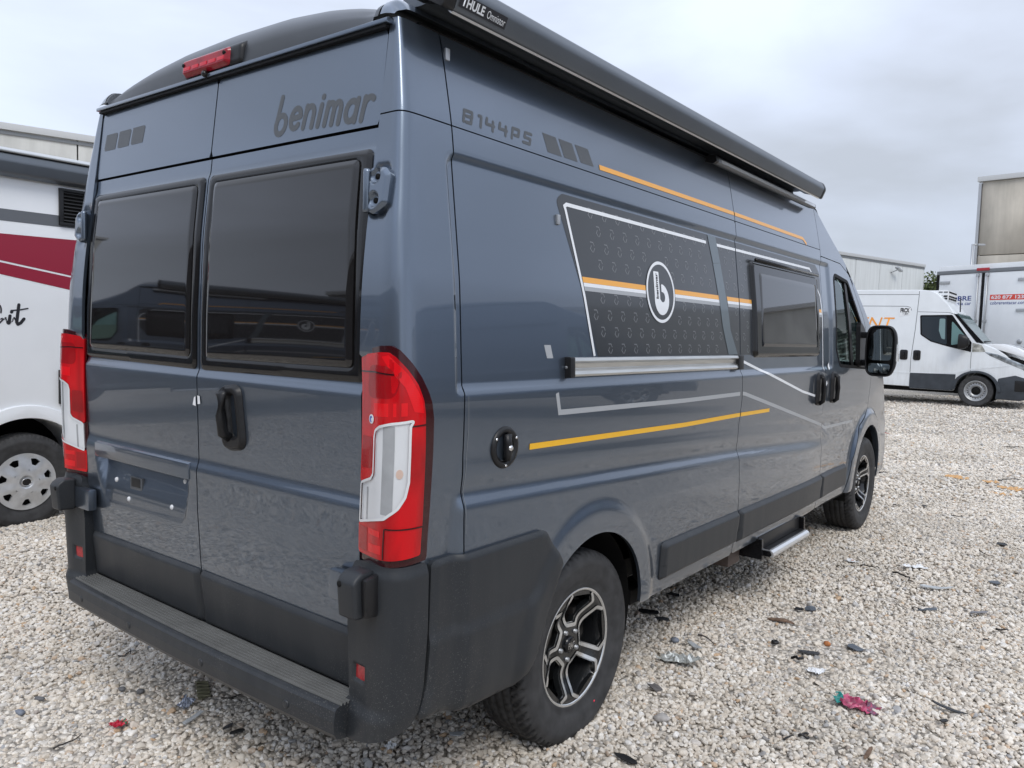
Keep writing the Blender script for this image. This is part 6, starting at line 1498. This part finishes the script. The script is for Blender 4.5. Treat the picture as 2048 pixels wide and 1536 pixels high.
for i, (kind, nm, cat_, lab, x, y, a, L, w, d, mk) in enumerate(DEBRIS):
    m = DM[mk]; Wd = w*(min(2.3, max(1.0, d/1.52*.85)) if kind == 'paper' else min(1.9, max(1.0, d/1.52*.62)))
    if kind == 'shard':
        o = shard(nm, max(L, .015), max(Wd, .008), m, 40+i, .004)
        if nm == 'olive_plate':
            for k in range(5): boxo('rib', ((k-2)*L*.17, 0, .0065), (L*.05, Wd*.8, .004), m, o)
        if nm == 'bottle_cap': boxo('orange_mark', (.004, .002, .0065), (.018, .008, .003), DM['rust'], o)
        if nm == 'blue_grey_shard': tube('wire_hook', [(-L*.35, 0, .006), (-L*.5, .02, .012), (-L*.62, .012, .010), (-L*.6, -.012, .004)], .0028, DM['blackp'], o, 6)
    elif kind == 'paper':
        ms = [m]
        if mk == 'pink': ms = [m, DM['teal'], DM['mauve']]
        if mk == 'red': ms = [m, DM['red'], DM['green']]
        o = paper(nm, L, max(Wd, .02), ms, 80+i, .012 if mk in ('foil', 'pink') else .008)
    elif kind == 'twig':
        o = twig(nm, L, max(.0022, w*.42), m, 11+i)
        if nm == 'black_twig': tube('side_shoot', [(L*.05, 0, .006), (L*.2, .03, .012), (L*.28, .05, .01)], .0025, m, o, 6)
    elif kind == 'stone': o = stone(nm, L, max(Wd, L*.65), m, 60+i)
    elif kind == 'bark':
        o = shard(nm, L, max(Wd*.9, .012), m, 21+i, .007)
    elif kind == 'ring':
        o = lathe(nm, [(.005, .010), (.012, .012), (.018, .008), (.019, 0), (.008, 0)], m, None, 20, 'z', close=True)
    elif kind == 'loop':
        o = tube(nm, [(L*.5*math.cos(t), L*.28*math.sin(t), .006+.006*math.sin(2*t)) for t in np.linspace(.3, 5.9, 22)], .0042, m, None, 7)
    elif kind == 'clip':
        o = tube(nm, [(-L*.5, 0, .004), (-L*.2, .008, .012), (.0, -.004, .016), (L*.2, -.012, .010), (L*.45, -.006, .016), (L*.42, .012, .012), (L*.12, .014, .006)], .0065, m, None, 7)
    place(o, x, y, a, .018); tag(o, lab, cat_)
crumbs = [(7.094, -1.128), (7.01, -1.17), (7.082, -1.189), (7.006, -1.229), (6.98, -1.271), (7.016, -1.295), (6.949, -1.483), (6.93, -1.522), (6.98, -1.554), (6.681, -1.648), (6.645, -1.687), (6.611, -1.725), (6.595, -1.761), (6.69, -1.779), (6.26, -1.695)]
V, Fc = [], []
for x, y in crumbs:
    for _ in range(9):
        cx, cy = x+random.gauss(0, .03), y+random.gauss(0, .03); r = random.uniform(.010, .020); b = len(V); z = gz(cx, cy)+.016
        for q in ((r, 0, 0), (-r*.8, .2*r, 0), (0, r, .2*r), (.1*r, -r, 0), (0, 0, r*.8), (0, 0, -r*.6)): V.append((cx+q[0], cy+q[1], z+q[2]))
        Fc += [tuple(b+k for k in f) for f in ((0, 2, 4), (2, 1, 4), (1, 3, 4), (3, 0, 4), (2, 0, 5), (1, 2, 5), (3, 1, 5), (0, 3, 5))]
o = mesh('orange_crumbs', V, Fc, mat('crumb_orange', (.62, .38, .18), .8), None, smooth=False); o['kind'] = 'stuff'; o['label'] = 'scattered orange crumbs on the gravel'
